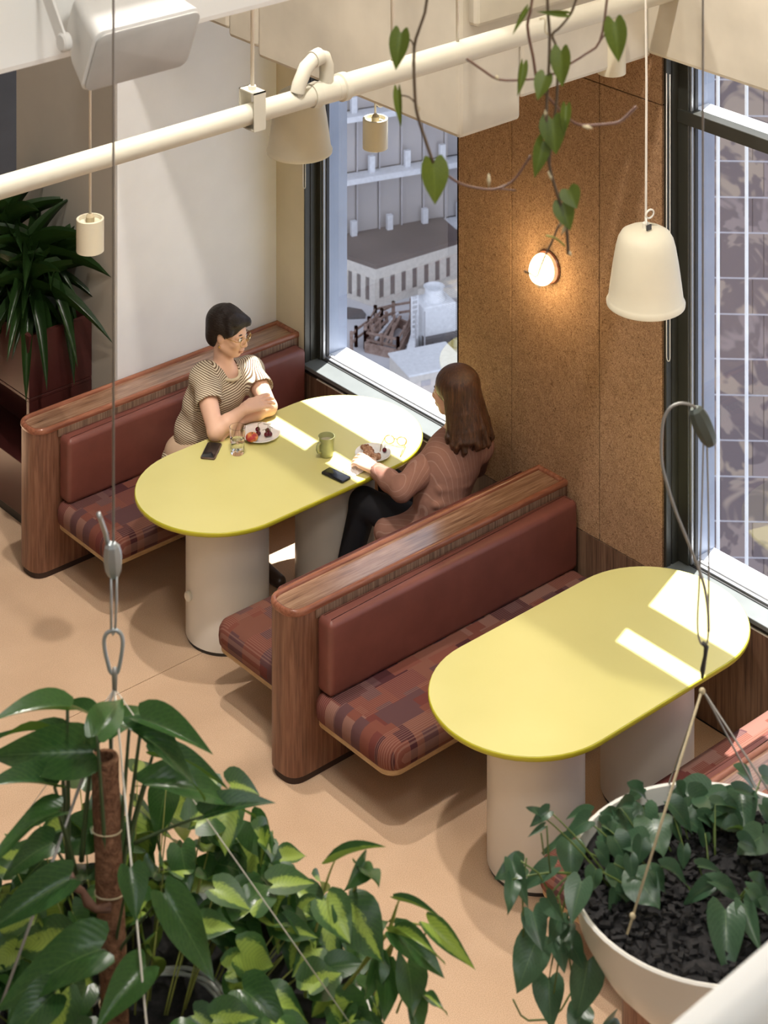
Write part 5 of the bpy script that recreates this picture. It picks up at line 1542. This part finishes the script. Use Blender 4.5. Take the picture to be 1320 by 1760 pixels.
for (hx, hy_, hz, nlv, ll) in ((-1.60, .62, 1.60, 26, .52), (-1.70, .50, 1.48, 24, .46), (-1.50, .55, 1.50, 22, .46), (-1.66, .85, 1.72, 22, .50), (-1.74, .72, 1.45, 18, .42)):
    st.tube([(hx * .3 - 1.12, hy_ * .3 + .43, 1.19), (hx, hy_, hz - .2), (hx, hy_, hz)], [.022, .018, .015], 8)
    for k in range(nlv):
        a = k * 2.399 + rnd.uniform(-.2, .2); e = 1.25 - 1.9 * (k / nlv) + rnd.uniform(-.15, .15)
        dv = Vector((math.cos(a) * math.cos(e), math.sin(a) * math.cos(e), math.sin(e)))
        b_ = Vector((hx, hy_, hz - .10 * (k / nlv))) + dv * .012
        n_ = Vector((-math.cos(a) * math.sin(e), -math.sin(a) * math.sin(e), math.cos(e)))
        if n_.z < 0: n_ = -n_
        L = ll * rnd.uniform(.75, 1.05)
        tip = b_ + dv * L
        if tip.x > -1.36 and dv.x > 0: L *= max(.25, (-1.36 - b_.x) / max(.01, dv.x * L)); 
        put_leaf(dr, 'strap', b_, dv, n_, L, L * 1.15, 1 if e < .5 else 0)
st.build('stems', 'stem_brown', dr, smooth=60)

# white guard rail in the near right corner
r0 = at(1140, 1800, d=3.2); r1 = at(1262, 1690, d=3.2); r2 = at(1420, 1560, d=3.2)
dd = (r2 - r0).normalized()
t = thing('guard_rail', 'blurred white guard rail edge in the near lower right corner', 'railing', tuple((r0 + r2) / 2 - Vector((0, 0, .3))))
nn_ = dd.cross(Vector((cy_, sy_, 0))).normalized()
if nn_.z > 0: nn_ = -nn_
b_ = B(); c0 = (r0 + r2) / 2 + nn_ * .14
b_.v = []; L = .60
prof = rrect(-.14, .14, -.05, .05, .035, 5); n = len(prof); vs = []
dpv = dd.cross(nn_).normalized()
for k, tt_ in enumerate((-L, -L * .33, L * .33, L)):
    for (a, c) in prof: vs.append(c0 + dd * tt_ + nn_ * a + dpv * c)
fs = [(k * n + i, k * n + (i + 1) % n, (k + 1) * n + (i + 1) % n, (k + 1) * n + i) for k in range(3) for i in range(n)] + [tuple(range(n))[::-1], tuple(3 * n + i for i in range(n))]
b_._a(vs, fs).build('rail_cap', 'white_slab', t, smooth=40)

# blind chains
for (u, v0, v1, y) in ((531, 290, 328, None), (1157, 565, 625, None)):
    p = at(u, v1, x=.03)
    t = thing('blind_chain', 'beaded blind chain loop hanging at the %s window jamb' % ('left' if u < 900 else 'right'), 'chain', (p.x, p.y, p.z))
    z1 = at(u, v1, x=-.012).z; ztop = 3.6
    pts = [(-.012, p.y - .013, ztop), (-.012, p.y - .013, z1 + .02), (-.012, p.y - .009, z1 + .006), (-.012, p.y, z1), (-.012, p.y + .009, z1 + .006), (-.012, p.y + .013, z1 + .02), (-.012, p.y + .013, ztop)]
    B().tube(pts, .0028, 6).build('bead_chain', 'pale_metal', t, smooth=180)

# ================================================================== THE CITY OUTSIDE THE WINDOWS
ZR = -46.6
E1 = Vector((math.cos(math.radians(-17.7)), math.sin(math.radians(-17.7)), 0)); E2 = Vector((-E1.y, E1.x, 0))
ra = at(690, 560, z=ZR)
rf = B(); rf.obox(ra + Vector((0, 0, -1.0)) - E1 * 2.5 + E2 * 1.5, E1, E2, UP, 9, 11.5, 1.0)
t = tag(rf.build('rooftop', 'rooftop', loc=tuple(ra), smooth=0), 'pale grey flat rooftop with seams seen far below the left window', 'roof')
def rp(u, v, h=0):
    p = at(u, v, z=ZR); return Vector((p.x, p.y, ZR + h))
# dark puddle stain: a thin shallow pan of wet membrane
pts = [rp(585, 531), rp(600, 529), rp(622, 533), rp(629, 541), rp(628, 548), rp(600, 549), rp(585, 546)]
b_ = B(); n = len(pts); b_._a([p + Vector((0, 0, .01)) for p in pts] + [p + Vector((0, 0, .05)) for p in pts], [(i, (i + 1) % n, n + (i + 1) % n, n + i) for i in range(n)] + [tuple(n + i for i in range(n))])
tag(b_.build('roof_patch', 'plant_dark', loc=tuple(pts[0]), smooth=0), 'brownish wet patch on the far rooftop, left of the timber fence', 'patch')
# low building with slot windows
W0 = rp(646, 529); W1 = rp(560, 498); W2 = rp(800, 480)
HB = 2.15
lb = thing('low_building', 'low cream building with a row of narrow dark window slots on the far rooftop', 'building', tuple(W0))
Z = Vector((0, 0, 1))
def wallseg(a, b, h, th, name, mat, z0=0):
    d = (b - a).normalized(); nrm = Vector((-d.y, d.x, 0))
    if nrm.dot(Vector((cy_, sy_, 0))) < 0: nrm = -nrm
    B().obox((a + b) / 2 + nrm * th / 2 + Z * (z0 + h / 2), d, nrm, Z, (b - a).length / 2, th / 2, h / 2).build(name, mat, lb, smooth=0)
    return d, nrm
wallseg(W0, W2, .50, .5, 'wall', 'building_cream'); wallseg(W0, W2, .62, .5, 'wall', 'building_cream', 1.53)
d1, n1 = (W2 - W0).normalized(), None
wallseg(W0 + (W2 - W0) * .0, W2, 1.1, .3, 'window_recess', 'building_dark', .46)
def pier(a, b, us, vline, w, z0, z1, back=0):
    d = (b - a).normalized(); nrm = Vector((-d.y, d.x, 0))
    if nrm.dot(Vector((cy_, sy_, 0))) < 0: nrm = -nrm
    for u0, u1 in us:
        # intersect viewing column with the wall line
        def hit(u):
            r = at(u, 500, d=1) - Vector((CX, CY, CZ)); o = Vector((CX, CY, 0))
            den = r.x * d.y - r.y * d.x
            t_ = ((a.x - o.x) * d.y - (a.y - o.y) * d.x) / den
            return Vector((o.x + r.x * t_, o.y + r.y * t_, ZR))
        p, q = hit(u0), hit(u1)
        B().obox((p + q) / 2 + Z * (z0 + z1) / 2 - nrm * .04 + nrm * .2, d, nrm, Z, (q - p).length / 2, .22, (z1 - z0) / 2).build('pier', 'building_cream', lb, smooth=0)
pier(W0, W2, [(646, 651), (659, 670), (678, 689), (697, 708), (716, 728), (736, 747), (755, 766), (773, 790)], 0, 0, .44, 1.60)
wallseg(W1, W0, .30, .5, 'wall', 'building_cream'); wallseg(W1, W0, .62, .5, 'wall', 'building_cream', 1.53)
wallseg(W1, W0, 1.3, .3, 'window_recess', 'building_dark', .26)
pier(W1, W0, [(566, 582), (588, 599), (606, 614), (621, 629), (636, 646)], 0, 0, .28, 1.60)
# roof of the low building
rb = B(); far = E2 * 3.2; a0, a1, a2 = W1 + Z * HB, W0 + Z * HB, W2 + Z * HB
vsr = [a0, a1, a2, a2 + far, a0 + far]
rb._a([p + Z * .0 for p in vsr] + [p + Z * .25 for p in vsr], [(0, 1, 6, 5), (1, 2, 7, 6), (2, 3, 8, 7), (3, 4, 9, 8), (4, 0, 5, 9), (5, 6, 7, 8, 9)])
rb.build('roof', 'roof_brown', lb, smooth=0)

# office tower with white floor fins
T0 = at(690, 300, d=127.5); T0.z = 0
tw = thing('office_tower', 'grey-mauve office tower with white horizontal fins behind the left window', 'building', (T0.x, T0.y, -50))
B().obox(T0 + E2 * 8.3 + Z * -14, E1, E2, Z, 34, 8, 46).build('core', 'building_dark', tw, smooth=0)
zf = [CZ - 127.5 * (v - HY) / FPX for v in (90, 196, 290, 395, 500)]
zf = [-34.0 - 3.58 * k + 0.0 for k in range(-9, 7)]
z303 = CZ - 127.5 * (288 - HY) / FPX
zf = [z303 + 3.60 * k for k in range(-5, 22)]
for z in zf:
    B().obox(T0 - E2 * .45 + Z * z, E1, E2, Z, 34, .5, .16).build('floor_fin', 'fin_white', tw, smooth=0)
for k in range(-16, 18):
    p = T0 + E1 * (k * 1.41)
    B().obox(p - E2 * .02 + Z * -14, E1, E2, Z, .035, .06, 46).build('mullion', 'mullion_grey', tw, smooth=0)
for z in zf[2:10]:
    for k in range(-6, 8):
        p = T0 + E1 * (k * 1.41 + .705) + Z * (z + 1.8)
        B().obox(p + E2 * .16, E1, E2, Z, .66, .04, 1.60).build('window_pane', 'tower_pane', tw, smooth=0)
for z in zf:
    for k in range(-5, 5):
        if not -50 < z < -20: continue
        p = T0 + E1 * (k * 2.26 + (1.13 if zf.index(z) % 2 else 0) - .9) + Z * (z + .55)
        if abs(k) < 7: B().obox(p - E2 * .3, E1, E2, Z, .17, .14, .55).build('fin_post', 'fin_white', tw, smooth=0)

# timber fence and framed pit on the roof
tf = thing('timber_fence', 'brown timber rail fence on the far rooftop', 'fence', tuple(rp(645, 560)))
def rail_run(par, line, hgt=1.0, step=1.0, rails=(.45, .92), mat='weathered_timber', rr=.05):
    for a, b in zip(line[:-1], line[1:]):
        L = (b - a).length; m_ = max(1, round(L / step))
        for i in range(m_ + 1):
            p = a + (b - a) * i / m_
            B().box(p.x - .07, p.x + .07, p.y - .07, p.y + .07, ZR, ZR + hgt + .08).build('post', mat, par, smooth=0)
        for h in rails: B().beam(a + Z * h, b + Z * h, .06, .12).build('rail', mat, par, smooth=0)
rail_run(tf, [rp(604, 606), rp(612, 596), rp(634, 580), rp(645, 560), rp(676, 553), rp(707, 548)], 1.05, 1.3)
tp = thing('timber_pit', 'square brown timber-framed pit with planks across, on the far rooftop', 'pit', tuple(rp(668, 590)))
sq = [rp(628, 605), rp(684, 618), rp(708, 572), rp(684, 562), rp(628, 605)]
for a, b in zip(sq[:-1], sq[1:]):
    B().beam(a + Z * .25, b + Z * .25, .14, .5).build('kerb_board', 'weathered_timber', tp, smooth=0)
rail_run(tp, [rp(628, 600), rp(684, 612)], .95, .9, (.5, .9))
rail_run(tp, [rp(684, 612), rp(706, 574)], .95, 1.1, (.5, .9))
rail_run(tp, [rp(628, 600), rp(656, 572), rp(676, 562)], 1.25, .7, (.4, .8, 1.2))
rail_run(tp, [rp(640, 600), rp(664, 576)], 1.2, .8, (.4, .8, 1.15))
b_ = B(); n = 4; c4 = [p + Z * .06 for p in (rp(640, 603), rp(682, 613), rp(704, 574), rp(684, 566))]
b_._a(c4 + [p - Z * .05 for p in c4], [(0, 1, 2, 3), (7, 6, 5, 4)]); b_.build('pit_floor', 'grey_plant', tp, smooth=0)
for (a, b) in (((645, 600), (684, 560)), ((664, 606), (688, 566)), ((672, 608), (678, 564)), ((655, 604), (676, 574))):
    B().beam(rp(*a, .5), rp(*b, .7), .14, .12).build('plank', 'fin_white' if a[0] == 645 else 'weathered_timber', tp, smooth=0)
# cooling plant
cp = thing('cooling_unit', 'pale rooftop cooling unit with a round fan stack and caged ladder beyond the glass', 'machine', tuple(rp(745, 600)))
q = rp(746, 590)
B().obox(q + Z * 1.25, E1, E2, Z, .95, .8, 1.15).build('housing', 'white_aluminium', cp, smooth=0, bevel=.05)
B().lathe([(.62, 0), (.62, .12), (.50, .32), (.50, .62), (.58, .70), (.50, .70), (.42, .60), (.42, .3), (.0001, .28)], q + Z * 2.40, 24).build('fan_stack', 'white_aluminium', cp, smooth=40)
B().obox(q - E2 * .85 + Z * .45, E1, E2, Z, 1.0, .25, .40).build('pump_block', 'plant_dark', cp, smooth=0)
for k in range(7):
    c = q + E1 * (-1.2 + .38 * k) - E2 * (1.15 + .1 * (k % 2)) + Z * (.22 + .12 * (k % 3))
    B().lathe([(.16, -.2), (.16, .2)], c, 10).build('pump', 'steel' if k % 2 else 'plant_dark', cp, smooth=40)
B().obox(q - E2 * .9 + Z * .04, E1, E2, Z, 1.6, 1.2, .06).build('base_frame', 'grey_plant', cp, smooth=0)
for sx in (-1.55, -1.2):
    B().obox(q + E1 * sx - E2 * .5 + Z * 1.5, E1, E2, Z, .035, .035, 1.5).build('ladder_rail', 'white_aluminium', cp, smooth=0)
for k in range(11):
    B().obox(q + E1 * -1.375 - E2 * .5 + Z * (.2 + .26 * k), E1, E2, Z, .18, .03, .03).build('ladder_rung', 'white_aluminium', cp, smooth=0)
for sx in (-1.62, -1.1):
    B().obox(q + E1 * (sx) - E2 * 1.2 + Z * 1.2, E1, E2, Z, .03, .03, 1.2).build('cage_post', 'grey_plant', cp, smooth=0)
# cream roof house and parapet
c = rp(735, 655)
rh = thing('roof_house', 'small cream box-shaped roof house beyond the head of the woman in the blazer', 'shed', tuple(c))
B().obox(c + Z * .55, E1, E2, Z, 1.6, 1.3, .55).build('body', 'building_cream', rh, smooth=0)
B().obox(c + Z * 1.14, E1, E2, Z, 1.66, 1.36, .05).build('lid', 'white_aluminium', rh, smooth=0)
B().obox(c + Z * .62 - E2 * 1.31 - E1 * .7, E1, E2, Z, .26, .02, .14).build('vent', 'grey_plant', rh, smooth=0)
a, b = rp(705, 622), rp(722, 560)
pw = thing('parapet', 'low cream parapet wall between the timber pit and the cooling unit', 'wall', tuple(a))
B().beam(a + Z * .3, b + Z * .3, .3, .6).build('wall', 'building_cream', pw, smooth=0)
B().beam(a + Z * .63, b + Z * .63, .4, .07).build('coping', 'white_aluminium', pw, smooth=0)
p0 = rp(718, 524); p1_ = rp(800, 520)
B().beam(p0 + Z * .6, p1_ + Z * .6, .2, .5).build('upper_wall', 'building_cream', pw, smooth=0)

# mirror-panelled facade beyond the right window
F0 = at(1256, 600, d=118); F0.z = 0
th = math.radians(-43.5); G1 = Vector((math.cos(th), math.sin(th), 0)); G2 = Vector((-G1.y, G1.x, 0))
fc = thing('panelled_building', 'brownish mirror-panelled facade filling the right window', 'building', (F0.x, F0.y, -60))
B().obox(F0 + G2 * 6.3 + G1 * 8.5 + Z * -38, G1, G2, Z, 14, 6, 36).build('core', 'building_dark', fc, smooth=0)
vr = [60, 137, 199, 277, 339, 400, 478, 540, 617, 679, 757, 819, 896, 958, 1036, 1098, 1175]
for a_, b_2 in zip(vr[:-1], vr[1:]):
    zt, zb = CZ - 118 * (a_ - HY) / FPX, CZ - 118 * (b_2 - HY) / FPX
    for k in range(-2, 8):
        p = F0 + G1 * (k * 2.35 + (.6 if vr.index(a_) % 2 else 0)) + Z * (zt + zb) / 2
        B().obox(p + G2 * .1, G1, G2, Z, 1.16, .1, (zt - zb) / 2 - .045).build('panel', 'painted_mirror_panel', fc, smooth=0)
    B().obox(F0 + G2 * .14 + G1 * 8.5 + Z * zt, G1, G2, Z, 14, .12, .05).build('panel_rail', 'mullion_grey', fc, smooth=0)
